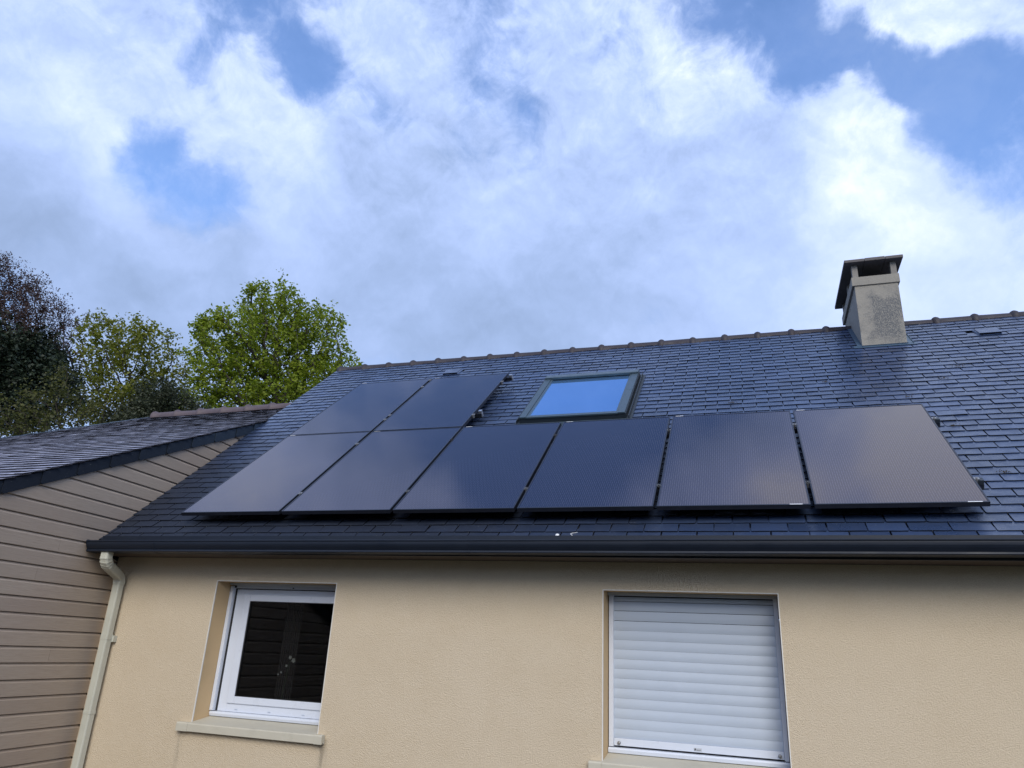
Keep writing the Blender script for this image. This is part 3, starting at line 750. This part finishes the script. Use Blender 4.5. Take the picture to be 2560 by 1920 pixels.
# flashing: apron in front, side soakers
b = MB()
b.box((CHX[0] - .10, sch - .050, ROOFN + .006), (CHX[1] + .10, sch + .03, ROOFN + .012))
b.box((CHX[0] - .055, sch, ROOFN + .008), (CHX[0] + .01, S_R - .05, ROOFN + .014)); b.box((CHX[1] - .01, sch, ROOFN + .008), (CHX[1] + .075, S_R - .05, ROOFN + .014))
b.box((CHX[1] + .062, sch, ROOFN + .010), (CHX[1] + .068, S_R - .05, ROOFN + .024))
b.box((CHX[0] - .006, sch - .004, ROOFN + .005), (CHX[1] + .006, sch + .004, ROOFN + .022))
put('flashing', b.mesh('flashing'), M['lead'], chim, world=F)

# ------------------------------------------------------------------ gutter and soffit
XG = -.802
prof = [(-.118, -.292), (-.118, -.402), (-.232, -.402), (-.244, -.3995), (-.248, -.394), (-.246, -.388), (-.236, -.3855), (-.234, -.380), (-.240, -.372), (-.254, -.352), (-.262, -.336),
        (-.2640, -.322), (-.2640, -.3125), (-.270, -.309), (-.2715, -.302), (-.268, -.2965), (-.261, -.2955), (-.256, -.300), (-.2565, -.318), (-.246, -.350), (-.226, -.376), (-.222, -.392), (-.126, -.392), (-.126, -.292)]
def gf(x, y, z): return (x, y, z + (x - 3.9) * .0024)
b = MB().prism(prof, XG, X1 + .1, f=gf)
gut = put('gutter', b.mesh('gutter'), M['gutter'], house)
for ux in (3.15, 7.1):
    put('gutter_joint', MB().prism([(-.116, -.406), (-.234, -.4045), (-.2515, -.395), (-.2385, -.378), (-.266, -.337), (-.2675, -.312), (-.262, -.312), (-.232, -.38), (-.234, -.400)], ux, ux + .004, f=gf).mesh('gutter_joint'), M['gutter'], gut)
put('end_cap', MB().prism([(-.118, -.290), (-.118, -.404), (-.236, -.404), (-.250, -.394), (-.242, -.374), (-.266, -.336), (-.272, -.300), (-.262, -.290)], XG - .006, XG - .0005, f=gf).mesh('end_cap', .001), M['gutter'], gut)
put('gutter_joint', MB().prism([(-.116, -.406), (-.234, -.4045), (-.2515, -.395), (-.2385, -.378), (-.266, -.337), (-.2675, -.312), (-.262, -.312), (-.232, -.38), (-.234, -.400)], .005, .008, f=gf).mesh('gutter_joint'), M['gutter'], gut)
b = MB().box((XG + .02, -.117, -.412), (X1, -.095, -.245)); put('fascia_board', b.mesh('fascia_board'), M['gutter'], house)
b = MB().box((xv(YW) + .02, -.0945, -.409), (X1, YW - .001, -.399)); put('soffit', b.mesh('soffit'), M['soffit'], house)
b = MB(); x = xv(YW) + .05
while x < 8.2: b.box((x, -.080, -.4098), (x + .028, -.072, -.4092)); x += .042
put('soffit_slots', b.mesh('soffit_slots'), M['gasket'], house, kind='stuff')

# ------------------------------------------------------------------ downpipe
def octo(c, ax, wx, wy, ch_=.012):
    """rounded rectangular ring perpendicular to ax"""
    ax = ax.normalized(); ex = Vector((1, 0, 0)); ex = (ex - ax * ex.dot(ax)).normalized(); ey = ax.cross(ex)
    h, k = wx / 2, wy / 2; pts_ = [(-h + ch_, -k), (h - ch_, -k), (h - ch_ * .3, -k + ch_ * .3), (h, -k + ch_), (h, k - ch_), (h - ch_, k), (-h + ch_, k), (-h, k - ch_), (-h, -k + ch_), (-h + ch_ * .3, -k + ch_ * .3)]
    return [c + ex * a + ey * b_ for a, b_ in pts_]
pipe_x = -.712
pc = [Vector((-.600, -.185, -.404)), Vector((-.600, -.185, -.470)), Vector((-.603, -.172, -.497)), Vector((-.612, -.148, -.518)), Vector((-.622, -.12, -.532)), Vector((-.690, .075, -.592)),
      Vector((-.703, .110, -.606)), Vector((-.711, .132, -.628)), Vector((-.712, .140, -.655))]
def tang(i): 
    a = pc[max(0, i - 1)]; c_ = pc[min(len(pc) - 1, i + 1)]; return (a - c_).normalized()
dp = put('downpipe', MB().loft([octo(Vector((pipe_x, .14, -.640)), Vector((0, 0, 1)), .082, .075), octo(Vector((pipe_x, .14, GROUND + .03)), Vector((0, 0, 1)), .082, .075)]).mesh('downpipe', smooth=False), M['pipe'], house)
put('elbow', MB().loft([octo(pc[i], tang(i), .092, .085, .016) for i in range(len(pc))]).mesh('elbow', .003), M['pipe'], dp)
b = MB()
for k in range(5):
    t = k / 4; i = 1 + t * 3.2; j = int(i); c_ = pc[j].lerp(pc[j + 1], i - j); tg = tang(j).lerp(tang(j + 1), i - j).normalized()
    b.loft([octo(c_ + tg * .003, tg, .0965, .0895, .017), octo(c_ - tg * .003, tg, .0965, .0895, .017)])
put('elbow_ribs', b.mesh('elbow_ribs'), M['pipe'], dp)
for z0, z1 in ((-.68, -.648), (-1.20, -1.15), (-1.86, -1.83)):
    put('collar', MB().loft([octo(Vector((pipe_x, .14, z1)), Vector((0, 0, 1)), .089, .082), octo(Vector((pipe_x, .14, z0)), Vector((0, 0, 1)), .089, .082)]).mesh('collar', .002), M['pipe'], dp)
put('bracket', MB().box((pipe_x - .03, .165, -1.22), (pipe_x + .062, YW, -1.16)).mesh('bracket', .002), M['pipe'], dp)

# ------------------------------------------------------------------ roof window
x0, x1, s0, s1 = SKY; nb, nt_ = ROOFN + .004, -.062
rw = put('roof_window', MB().box((x0 + .012, s0 + .012, nb), (x0 + .05, s1, nt_ - .012)).box((x1 - .05, s0 + .012, nb), (x1 - .012, s1, nt_ - .012)).box((x0 + .05, s0 + .012, nb), (x1 - .05, s0 + .06, nt_ - .012)).box((x0 + .05, s1 - .06, nb), (x1 - .05, s1, nt_ - .012)).mesh('roof_window', .002), M['sky_dark'], house, world=F)
rw['label'] = 'grey framed roof window reflecting blue sky'
smid = 3.02
for xa, xb in ((x0 + .022, x0 + .098), (x1 - .098, x1 - .022)):
    for sa, sb in ((s0 + .005, smid - .002), (smid + .002, s1 - .115)):
        put('side_cover', MB().box((xa, sa, nt_ - .012), (xb, sb, nt_ + .004)).mesh('side_cover', .002), M['sky_frame'], rw, world=F)
put('hood', MB().prism([(s1 + .010, nt_ - .02), (s1 + .010, nt_ + .016), (s1 - .115, nt_ + .030), (s1 - .125, nt_ + .024), (s1 - .125, nt_ - .004), (s1 - .06, nt_ - .02)], x0 + .02, x1 - .02).mesh('hood', .002), M['sky_frame'], rw, world=F)
put('sash_frame', MB().box((x0 + .100, s0 + .07, nt_ - .022), (x0 + .126, s1 - .12, nt_ - .004)).box((x1 - .126, s0 + .07, nt_ - .022), (x1 - .100, s1 - .12, nt_ - .004)).mesh('sash_frame', .002), M['sky_frame'], rw, world=F)
put('bottom_cover', MB().box((x0 + .099, s0 + .004, nt_ - .018), (x1 - .099, s0 + .062, nt_ - .001)).mesh('bottom_cover', .002), M['sky_frame'], rw, world=F)
put('pane', MB().box((x0 + .126, s0 + .066, nt_ - .03), (x1 - .126, s1 - .07, nt_ - .016)).mesh('pane'), M['sky_glass'], rw, world=F)
b = MB(); b.box((x0 - .045, s0 - .03, nb), (x0 + .010, s1 + .03, nb + .012)); b.box((x1 - .010, s0 - .03, nb), (x1 + .050, s1 + .03, nb + .012))
b.box((x0 - .022, s0, nb + .012), (x0 - .014, s1 + .02, nb + .05)); b.box((x1 + .014, s0, nb + .012), (x1 + .022, s1 + .02, nb + .05))
b.box((x0 - .0, s1 + .012, nb), (x1 + .0, s1 + .06, nb + .014))
put('side_flashing', b.mesh('side_flashing', .002), M['sky_dark'], rw, world=F)
put('apron', MB().box((x0 - .05, s0 - .11, nb + .004), (x1 + .055, s0 + .010, nb + .010)).mesh('apron', .002), M['sky_frame'], rw, world=F)

# ------------------------------------------------------------------ mounting rails
def rail(xa, xb, s, label):
    e = empty('mounting_rail', tuple(F @ Vector((xa, s, -.075))), ROT, label=label, category='rail', group='mounting rails under the solar panels')
    put('rail_profile', MB().box((xa, s - .02, -.085), (xb, s + .02, -.041)).mesh('rail_profile', .002), M['panel_frame'], e, world=F)
    put('rail_end', MB().box((xb + .0005, s - .02, -.085), (xb + .012, s + .02, -.041)).box((xb - .03, s - .024, -.0405), (xb + .008, s + .024, -.004)).mesh('rail_end', .002), M['alu'] if xb < 4 else M['sky_dark'], e, world=F)
    x = xa + .3; 
    while x < xb:
        put('roof_hook', MB().box((x, s - .018, ROOFN + .01), (x + .035, s - .012, -.0855)).box((x, s - .012, -.092), (x + .035, s + .02, -.0855)).box((x, s - .018, ROOFN + .009), (x + .035, s + .09, ROOFN + .015)).mesh('roof_hook'), M['gasket'], e, world=F); x += 1.15
rail(-.03, 6.945, .36, 'lowest long mounting rail under the row of six solar panels')
rail(-.03, 6.945, 1.56, 'long mounting rail under the upper half of the six lower solar panels')
rail(-.03, 2.345, 2.44, 'short mounting rail under the lower half of the two upper solar panels')
rail(-.03, 2.345, 3.78, 'topmost short mounting rail nearest the ridge under the two upper panels')

# ------------------------------------------------------------------ solar panels
def panel_master():
    e = empty('solar_panel', (0, 0, 0), ROT)
    b = MB(); fw = .011
    for a, c in (((0, 0, -.036), (fw, PH, 0)), ((PW - fw, 0, -.036), (PW, PH, 0)), ((fw, 0, -.036), (PW - fw, fw, 0)), ((fw, PH - fw, -.036), (PW - fw, PH, 0))): b.box(a, c)
    Fm = ROT
    put('frame', b.mesh('frame'), M['panel_frame'], e, world=Fm, center=False)
    put('cell_glass', MB().box((fw, fw, -.010), (PW - fw, PH - fw, -.0025)).mesh('cell_glass'), M['cells'], e, world=Fm, center=False)
    put('back_sheet', MB().box((fw, fw, -.014), (PW - fw, PH - fw, -.0105)).mesh('back_sheet'), M['gasket'], e, world=Fm, center=False)
    return e
LAB = ['leftmost solar panel of the lower row, nearest the wooden cladding', 'second panel from the left in the lower row, below the two stacked panels',
       'third panel from the left in the lower row, left below the roof window', 'fourth panel from the left in the lower row, right below the roof window',
       'fifth panel from the left in the lower row, with pinkish cloud reflections', 'rightmost solar panel of the lower row with the palest cloud reflection',
       'upper left solar panel, nearest the roof edge and the trees', 'upper right solar panel, just left of the roof window']
master = panel_master()
def clone(src, T):
    c = src.copy(); col.objects.link(c); c.matrix_basis = T; WM[c.name] = T
    for chd in list(src.children):
        d = chd.copy(); col.objects.link(d); d.parent = c; d.matrix_basis = chd.matrix_basis.copy(); WM[d.name] = T @ d.matrix_basis
    return c
clampm = MB().box((-.018, -.018, -.004), (.018, .018, .0025)).box((-.007, -.022, -.04), (.007, .022, -.006)).box((-.006, -.006, .004), (.006, .006, .010)).mesh('clamp', .001); clampm.materials.append(M['hook'])
spots = [(k * (PW + PG), 0) for k in range(6)] + [(k * (PW + PG), PH + PRG) for k in range(2)]
rng = random.Random(9)
for i, (px_, ps) in enumerate(spots):
    T = ROT @ Matrix.Translation((px_, ps, rng.uniform(-.001, .001))) @ Matrix.Rotation(rng.uniform(-.0015, .0015), 4, 'X') @ Matrix.Rotation(rng.uniform(-.0018, .0018), 4, 'Y')
    if i == 0: o = master; o.matrix_basis = T; WM[o.name] = T
    else: o = clone(master, T)
    tag(o, LAB[i], 'solar panel', 'black solar panels on the slate roof')
    for ks in ((.36, 1.56) if ps == 0 else (2.44 - ps, 3.78 - ps)):
        if (ps == 0 and i < 5) or (ps > 0 and i == 6):
            put('clamp', clampm, None, o, world=T @ Matrix.Translation((PW + PG / 2, ks, 0)), center=False)
    # pale maker's strip on the frame edge
    if i in (4, 5): xa = PW - .145 if i == 4 else PW - .135; put('label_strip', MB().box((xa, .0015, .0004), (xa + .09, .0095, .0012)).mesh('label_strip'), M['label'], o, world=T, center=False)
    elif i in (0, 2, 3, 7, 1): xa = .03; put('label_strip', MB().box((xa, PH - .0095, .0004), (xa + .075, PH - .0015, .0012)).mesh('label_strip'), M['label'], o, world=T, center=False)
    if i in (0, 1, 2): pass

# ------------------------------------------------------------------ wooden extension
ext = empty('extension', (-3, 1, GROUND), label='lower extension on the left with taupe board cladding and weathered slate roof', category='building')
CS = (1.586 - .035) / (2.05 + 1.322)
def rake(y, dz=0): return .035 + CS * (y + 1.322) + dz        # top of verge slates
def yrake(z, dz=0): return (z - dz - .035) / CS - 1.322
zb = -1.417 - .137 * 9; pitch = .1368
clad = put('cladding', (lambda b: b.add([(xv(-4.6) - .05, -4.6, GROUND), (xv(YW + .1) - .05, YW + .1, GROUND), (xv(YW + .1) - .05, YW + .1, -.39), (xv(2.5) - .05, 2.5, 1.79), (xv(-4.6) - .05, -4.6, rake(-4.6) - .06)], [(0, 1, 2, 3, 4)]))(MB()).mesh('cladding'), M['deck'], ext)
k = 0; z = GROUND + .02
z = -1.417 - pitch * 9
rng = random.Random(21)
while z < 1.62:
    z1 = z + pitch - .0045
    pr_ = [(-.022, z), (-.004, z), (0, z + .004), (0, z1 - .022), (-.003, z1 - .018), (-.0145, z1 - .006), (-.0145, z1), (-.022, z1)]
    def yend(zz_):
        if zz_ < -.40: return YW + .004
        return (zz_ + .194) / .8207 + .06
    def ystart(zz_): return max(-4.6, yrake(zz_, -.06))
    def ylim(zz_):
        a, c_ = ystart(zz_), yend(zz_); return (a, max(a, c_))
    cuts = [0, 1]
    jr = rng.random()
    segs = [(0, 1)]
    jy = {4: -.75, 14: -.72, 16: -.55, 9: -.35, 6: -2.0, 18: .45}.get(k)
    a0, a1 = [], []
    mid = jy
    def build(fa, fb):
        b = MB(); n = len(pr_)
        vs = []
        for (xo, zz_) in pr_:
            y = fa(zz_); vs.append((xv(y) + xo, y, zz_))
        for (xo, zz_) in pr_:
            y = fb(zz_); vs.append((xv(y) + xo, y, zz_))
        fs = [(i, (i + 1) % n, n + (i + 1) % n, n + i) for i in range(n)] + [tuple(range(n))[::-1], tuple(range(n, 2 * n))]
        b.add(vs, fs); put('plank', b.mesh('plank'), M['wood'], clad)
    if ylim(z1)[1] > ylim(z1)[0] + .02:
        if mid is None or mid < ystart(z1) + .1: build(lambda q: ylim(q)[0], lambda q: ylim(q)[1])
        else: build(lambda q: ylim(q)[0], lambda q: mid - .001); build(lambda q: mid + .001, lambda q: ylim(q)[1])
    z += pitch; k += 1

# verge slates
vr = put('verge_board', (lambda b: b.add([(xv(y_) + xo, y_, rake(y_, dz)) for y_ in (-4.7, 2.42) for xo, dz in ((-.03, -.015), (.004, -.015), (.004, -.10), (-.03, -.10))], [(0, 1, 5, 4), (1, 2, 6, 5), (2, 3, 7, 6), (3, 0, 4, 7), (0, 3, 2, 1), (4, 5, 6, 7)]))(MB()).mesh('verge_board'), M['gutter'], ext)
edges = [-4.55, -4.18, -3.82, -3.46, -3.10, -2.74, -2.38, -2.02, -1.66, -1.30, -.948, -.582, -.212, .15, .535, .921, 1.31, 1.706, 2.064, 2.395]
for i in range(len(edges) - 1):
    ya, yb = edges[i], edges[i + 1]
    o_ = .007; c_ = .022
    pts_ = [(ya, -.004), (yb + .02, -.004), (yb + .02, -.124), (ya + c_, -.126), (ya, -.126 + c_)]
    tl = .012
    vs = []
    for xo in (0, .006):
        for (y_, dz) in pts_:
            f_ = (y_ - ya) / (yb - ya); vs.append((xv(y_) + o_ + xo + tl * (1 - f_), y_, rake(y_, dz)))
    n = len(pts_)
    put('verge_slate', MB().add(vs, [tuple(range(n)), tuple(range(n, 2 * n))[::-1]] + [(q, (q + 1) % n, n + (q + 1) % n, n + q) for q in range(n)]).mesh('verge_slate'), M['slate_verge'], vr)

# extension roof: local frame (x, s, n) with origin at verge level y=-1.322
ETH = math.atan(CS); ECT, EST = math.cos(ETH), math.sin(ETH)
EF = Matrix.Translation((0, -1.322, .055)) @ Matrix.Rotation(ETH, 4, 'X')
def ext_y(s): return -1.322 + s * ECT
ERY = 4.14; es1 = (ERY + 1.322) / ECT
HX, = (-4.98,)
def hipx(y): return -4.98 - (4.14 - y) * .21
es0 = (-4.7 + 1.322) / ECT
b = MB().add([(hipx(ext_y(es0)), es0, -.02), (xv(ext_y(es0)), es0, -.02), (xv(ext_y(es1)), es1, -.02), (hipx(ext_y(es1)), es1, -.02),
              (hipx(ext_y(es0)), es0, -.08), (xv(ext_y(es0)), es0, -.08), (xv(ext_y(es1)), es1, -.08), (hipx(ext_y(es1)), es1, -.08)],
             [(0, 1, 2, 3), (7, 6, 5, 4), (0, 4, 5, 1), (1, 5, 6, 2), (2, 6, 7, 3), (3, 7, 4, 0)])
eroof = put('roof', b.mesh('ext_roof'), M['deck'], ext, world=EF)
EP = .150; rows = int((es1 - es0) / EP) + 1
lay_slates(eroof, EF, -.014, rows, es0, EP, .235, lambda s: (hipx(ext_y(s)), xv(ext_y(s)) + .022), M['slate_old'], None, lambda x, s, u, v: ext_y(s) > 2.4 and u > 740, 31, length=.23, th=.009, gapw=.008, rag=2.5, lift=.017)
# hip capping slates along the far left edge, rear slopes, walls
s = es0; i = 0
hp = []
while ext_y(s) < ERY - .05:
    ya, yb = ext_y(s), min(ext_y(s + .36), ERY)
    zz0, zz1 = .055 + CS * (ya + 1.322), .055 + CS * (yb + 1.322)
    a = Vector((hipx(ya), ya, zz0)); c_ = Vector((hipx(yb), yb, zz1))
    put('hip_slate', MB().add([a + Vector((.045, 0, .008)), c_ + Vector((.045, 0, .004)), c_ + Vector((-.012, 0, .006)), a + Vector((-.012, 0, .014)),
                               a + Vector((.045, 0, .004)), c_ + Vector((.045, 0, -.002)), c_ + Vector((-.012, 0, .002)), a + Vector((-.012, 0, .012))],
                              [(0, 1, 2, 3), (7, 6, 5, 4), (0, 4, 5, 1), (1, 5, 6, 2), (2, 6, 7, 3), (3, 7, 4, 0)]).mesh('hip_slate'), M['slate_verge'], eroof)
    s += .345
zr_e = .055 + CS * (ERY + 1.322)
ylo = ext_y(es0); zlo = .055 + CS * (ylo + 1.322)
hz = zr_e - .03
hip_low = (hipx(ylo), ylo, zlo - .03)
b = MB().add([(-4.98, ERY, hz), (-1.2, ERY, hz), (-1.2, 2 * ERY - ylo, zlo), (hipx(ylo), 2 * ERY - ylo, zlo)], [(0, 1, 2, 3)])
b.add([(-4.98, ERY, hz), (hipx(ylo), 2 * ERY - ylo, zlo), (-8.5, 2 * ERY - ylo, GROUND + .15), (-8.5, ylo, GROUND + .15), hip_low], [(0, 1, 2), (0, 2, 3, 4)])
put('rear_slope', b.mesh('rear_slope'), M['slate_old'], ext)
b = MB().box((-6.6, -4.5, GROUND), (-6.5, 2 * ERY - ylo - .1, GROUND + 1.9)).box((-6.5, ylo + .12, GROUND), (xv(-4.6) - .06, ylo + .2, zlo - .08))
put('wall', b.mesh('wall'), M['wood'], ext)
rt2 = ridge_tile(.500, .088, 1.25); rt2.materials.append(M['ridge_old'])
# the lumps on this ridge are long and low
rng = random.Random(8); x = -4.93
for i in range(8):
    put('ridge_tile', rt2, None, ext, world=Matrix.Translation((x, ERY + .02, zr_e - .008 + .004 * i)) @ Matrix.Rotation(rng.uniform(-.02, .01), 4, 'Y'), center=False)
    x += .503

# ------------------------------------------------------------------ trees
def at(u, v, dist):
    d = ray(u, v); return CP + d * (dist / math.hypot(d.x, d.y))

def grow(attr, trunk, seg, kill, infl, maxit=90):
    """space colonisation; trunk = list of points; returns nodes, parents"""
    nodes = [np.array(p) for p in trunk]; par = [-1] + list(range(len(trunk) - 1))
    A = np.array(attr); alive = np.ones(len(A), bool)
    N = np.array(nodes)
    D2 = ((A[:, None, :] - N[None]) ** 2).sum(2); near = D2.argmin(1); nd = D2.min(1)
    for it in range(maxit):
        act = alive & (nd < infl ** 2)
        if not act.any(): break
        new = []; newp = []
        for j in np.unique(near[act]):
            sel = act & (near == j); v = A[sel] - N[j]; v = v / (np.linalg.norm(v, axis=1)[:, None] + 1e-9)
            d = v.sum(0); l = np.linalg.norm(d)
            if l < 1e-3: d = np.random.randn(3); l = np.linalg.norm(d)
            d = d / l + np.random.randn(3) * .14 + np.array([0, 0, .05]); d /= np.linalg.norm(d)
            new.append(N[j] + d * seg); newp.append(int(j))
        base = len(N); N = np.vstack([N, new]); par += newp
        nn = np.array(new); D2 = ((A[:, None, :] - nn[None]) ** 2).sum(2)
        mi = D2.argmin(1); md = D2.min(1); better = md < nd
        near[better] = base + mi[better]; nd[better] = md[better]
        alive &= nd > kill ** 2
        if len(N) > 5200: break
    return N, par

def tree(name, label, cat, group, lobes, dist, base, seed, leafm, nleaf, leaf, nattr=700, seg=.22, tips=.34, trunk_r=.16, depthk=.8, extra=None, twig=.008, clump=5, KR=1.05):
    np.random.seed(seed); rng = random.Random(seed)
    cs = [(at(u, v, dist + dz), r * dist / FOC * KR) for (u, v, r, dz) in lobes]
    tot = sum(r ** 3 for c, r in cs); attr = []
    for c, r in cs:
        for _ in range(max(6, int(nattr * r ** 3 / tot))):
            v = np.random.randn(3); v /= np.linalg.norm(v); v *= r * np.random.rand() ** .38
            v[2] *= .95; attr.append(np.array(c) + v)
    low = min((np.array(c)[2] - r) for c, r in cs)
    b0 = at(*base, dist); cx = np.mean([np.array(c) for c, r in cs], 0)
    b0 = np.array([b0.x, b0.y, GROUND]); topz = low + .35 * (cx[2] - low)
    tr = []; nseg = int((topz - GROUND) / seg) + 1
    for i in range(nseg + 1):
        t = i / nseg; p = b0 * (1 - t) + np.array([cx[0] * .35 + b0[0] * .65, cx[1] * .35 + b0[1] * .65, topz]) * t
        tr.append(p + np.array([math.sin(t * 5 + seed), math.cos(t * 4 + seed), 0]) * .05)
    N, par = grow(attr, tr, seg, seg * 1.35, 9.0)
    n = len(N); w_ = np.zeros(n); kids = [[] for _ in range(n)]
    for i in range(n):
        if par[i] >= 0: kids[par[i]].append(i)
    for i in range(n - 1, -1, -1):
        w_[i] = 1 if not kids[i] else sum(w_[k_] for k_ in kids[i])
    rad = twig * w_ ** .46; rad = np.minimum(rad, trunk_r)
    e = empty(name, tuple(b0), label=label, category=cat)
    if group: e['group'] = group
    vs, fs = [], []
    for i in range(1, n):
        a, c_ = N[par[i]], N[i]; ra, rb = rad[par[i]] if rad[par[i]] < rad[i] * 2.2 else rad[i] * 1.3, rad[i]
        d = c_ - a; d /= np.linalg.norm(d) + 1e-9; u = np.cross(d, [.3, .1, 1]); u /= np.linalg.norm(u) + 1e-9; v = np.cross(d, u)
        k_ = 3 if rb < .02 else 6; o_ = len(vs)
        for (P, rr) in ((a, ra), (c_, rb)):
            for q in range(k_):
                t = 2 * math.pi * q / k_; vs.append(P + (u * math.cos(t) + v * math.sin(t)) * rr)
        for q in range(k_): fs.append((o_ + q, o_ + (q + 1) % k_, o_ + k_ + (q + 1) % k_, o_ + k_ + q))
    me = bpy.data.meshes.new('trunk'); me.from_pydata([tuple(map(float, q)) for q in vs], [], fs); me.update()
    put('trunk', me, M['bark'], e)
    # leaves in tufts at twig ends
    cand = [i for i in range(n) if w_[i] <= 4 and i > len(tr)]
    groups = [(leafm, nleaf, leaf, cand, tips)]
    if extra: 
        for (lm, cnt, ls, fn, tp) in extra:
            groups.append((lm, cnt, ls, [i for i in cand if fn(project(N[i]))] or cand, tp))
        groups[0] = (leafm, nleaf, leaf, [i for i in cand if not any(fn(project(N[i])) for (_, _, _, fn, _) in extra)] or cand, tips)
    for gi, (lm, cnt, ls, cd, tp) in enumerate(groups):
        cd = np.array(cd); nt = cnt // clump
        idx = cd[np.random.randint(0, len(cd), nt)]
        C = N[idx] + np.random.randn(nt, 3) * tp * .5
        P = np.repeat(C, clump, 0) + np.random.randn(nt * clump, 3) * ls * .75; m_ = len(P)
        U = np.random.randn(m_, 3); U[:, 2] *= .6; U /= np.linalg.norm(U, axis=1)[:, None]
        V = np.cross(U, np.random.randn(m_, 3)); V /= np.linalg.norm(V, axis=1)[:, None]
        Wn = np.cross(U, V); L = ls * np.random.uniform(.6, 1.3, (m_, 1))
        Q = np.stack([P - U * L * .5, P + V * L * .32 + Wn * L * .12, P + U * L * .5, P - V * L * .32 + Wn * L * .12], 1).reshape(-1, 3)
        me = bpy.data.meshes.new('crown'); me.vertices.add(m_ * 4); me.vertices.foreach_set('co', Q.astype('f').ravel())
        me.loops.add(m_ * 4); me.loops.foreach_set('vertex_index', np.arange(m_ * 4, dtype='i'))
        me.polygons.add(m_); me.polygons.foreach_set('loop_start', np.arange(0, m_ * 4, 4, dtype='i')); me.polygons.foreach_set('loop_total', np.full(m_, 4, dtype='i'))
        me.update(calc_edges=True)
        put('crown' if gi == 0 else 'ivy' if lm == M['leaf_ivy'] else 'buds', me, lm, e)
    return e

GT = 'trees behind the roofs'
tree('oak_tree', 'large round bright green tree just left of the main ridge end', 'tree', GT,
     [(680, 775, 78, 0), (590, 845, 85, -.5), (770, 850, 90, .3), (690, 900, 120, .5), (545, 930, 70, -.5), (845, 905, 55, 0), (820, 960, 70, 0), (640, 1010, 120, 0), (760, 1000, 105, 0), (540, 1030, 80, 0), (510, 865, 45, 0), (715, 762, 50, .3), (640, 762, 42, 0), (800, 805, 55, 0)],
     22, (680, 1300), 3, M['leaf_bright'], 36000, .105, nattr=2400, seg=.17, tips=.17, clump=7, twig=.0115, KR=1.16, trunk_r=.17)
tree('olive_green_tree', 'thin olive green spring tree in the middle between the dark tree and the big one', 'tree', GT,
     [(300, 835, 62, 0), (235, 850, 50, 0), (365, 855, 55, 0), (415, 915, 50, 0), (300, 920, 90, 0), (400, 990, 75, .6), (240, 960, 60, 0), (310, 1020, 90, 0), (225, 790, 22, 0), (425, 850, 22, 0), (460, 930, 35, 0)],
     24, (300, 1300), 5, M['leaf_olive'], 12000, .11, nattr=1500, seg=.18, tips=.17, clump=6, trunk_r=.14)
tree('ivy_clad_tree', 'dark ivy covered tree with reddish bare twigs at the left edge', 'tree', GT,
     [(20, 735, 75, 0), (75, 770, 60, 0), (115, 810, 55, 0), (160, 800, 30, 0), (30, 860, 90, 0), (100, 880, 75, 0), (50, 960, 110, 0), (140, 940, 55, 0), (-60, 850, 130, 0), (0, 660, 26, 0), (-50, 720, 80, 0), (175, 815, 22, 0), (120, 760, 20, 0)],
     20, (20, 1300), 12, M['leaf_red'], 21000, .046, nattr=2600, seg=.14, tips=.28, trunk_r=.2, twig=.0062,
     extra=[(M['leaf_ivy'], 44000, .085, lambda p: p[1] > 838 - (max(0, 40 - p[0]) * .6) + max(0, p[0] - 120) * 1.3, .26)])
tree('hazel_shrub', 'loose see-through green shrub behind the low slate roof, below the dark tree', 'shrub', GT,
     [(90, 1060, 75, 0), (180, 1040, 70, 0), (260, 1060, 60, 0), (10, 1080, 70, 0), (170, 960, 45, 0), (110, 1000, 50, 0), (215, 1010, 40, 0)],
     17, (130, 1350), 14, M['leaf_shrub'], 5200, .062, nattr=900, seg=.14, tips=.22, trunk_r=.05, twig=.005)
tree('holly_bush', 'dense dark green bush directly behind the clay ridge tiles of the extension', 'bush', GT,
     [(400, 1020, 62, 0), (450, 1035, 55, 0), (350, 1050, 55, 0), (490, 1050, 40, 0), (300, 1070, 45, 0)],
     17, (410, 1350), 16, M['leaf_holly'], 21000, .055, nattr=500, seg=.16, tips=.20, trunk_r=.07)
tree('ash_tree', 'small distant yellow green treetop peeking above the left end of the ridge', 'tree', GT,
     [(880, 935, 30, 0), (915, 940, 18, 0), (850, 950, 40, 0), (860, 990, 60, 0)],
     30, (880, 1300), 18, M['leaf_bright'], 3600, .10, nattr=240, seg=.2, tips=.22, trunk_r=.1)

# hedge on the garden side, seen only as the dark reflection in the glass
np.random.seed(4)
e = empty('hedge', (0, -17, GROUND), label='tall dark hedge across the garden facing the house', category='hedge')
m_ = 26000
P = np.stack([np.random.uniform(-30, 14, m_), -17 + np.random.uniform(-.9, .9, m_), GROUND + 4.6 * np.random.rand(m_) ** .8], 1)
U = np.random.randn(m_, 3); U /= np.linalg.norm(U, axis=1)[:, None]; V = np.cross(U, np.random.randn(m_, 3)); V /= np.linalg.norm(V, axis=1)[:, None]
Q = np.stack([P - U * .16, P + V * .12, P + U * .16, P - V * .12], 1).reshape(-1, 3)
me = bpy.data.meshes.new('crown'); me.vertices.add(m_ * 4); me.vertices.foreach_set('co', Q.astype('f').ravel())
me.loops.add(m_ * 4); me.loops.foreach_set('vertex_index', np.arange(m_ * 4, dtype='i'))
me.polygons.add(m_); me.polygons.foreach_set('loop_start', np.arange(0, m_ * 4, 4, dtype='i')); me.polygons.foreach_set('loop_total', np.full(m_, 4, dtype='i')); me.update(calc_edges=True)
put('crown', me, M['leaf_holly'], e)
put('trunk', MB().box((-30, -17.5, GROUND), (14, -16.5, GROUND + 4.1)).mesh('trunk'), M['deck'], e)
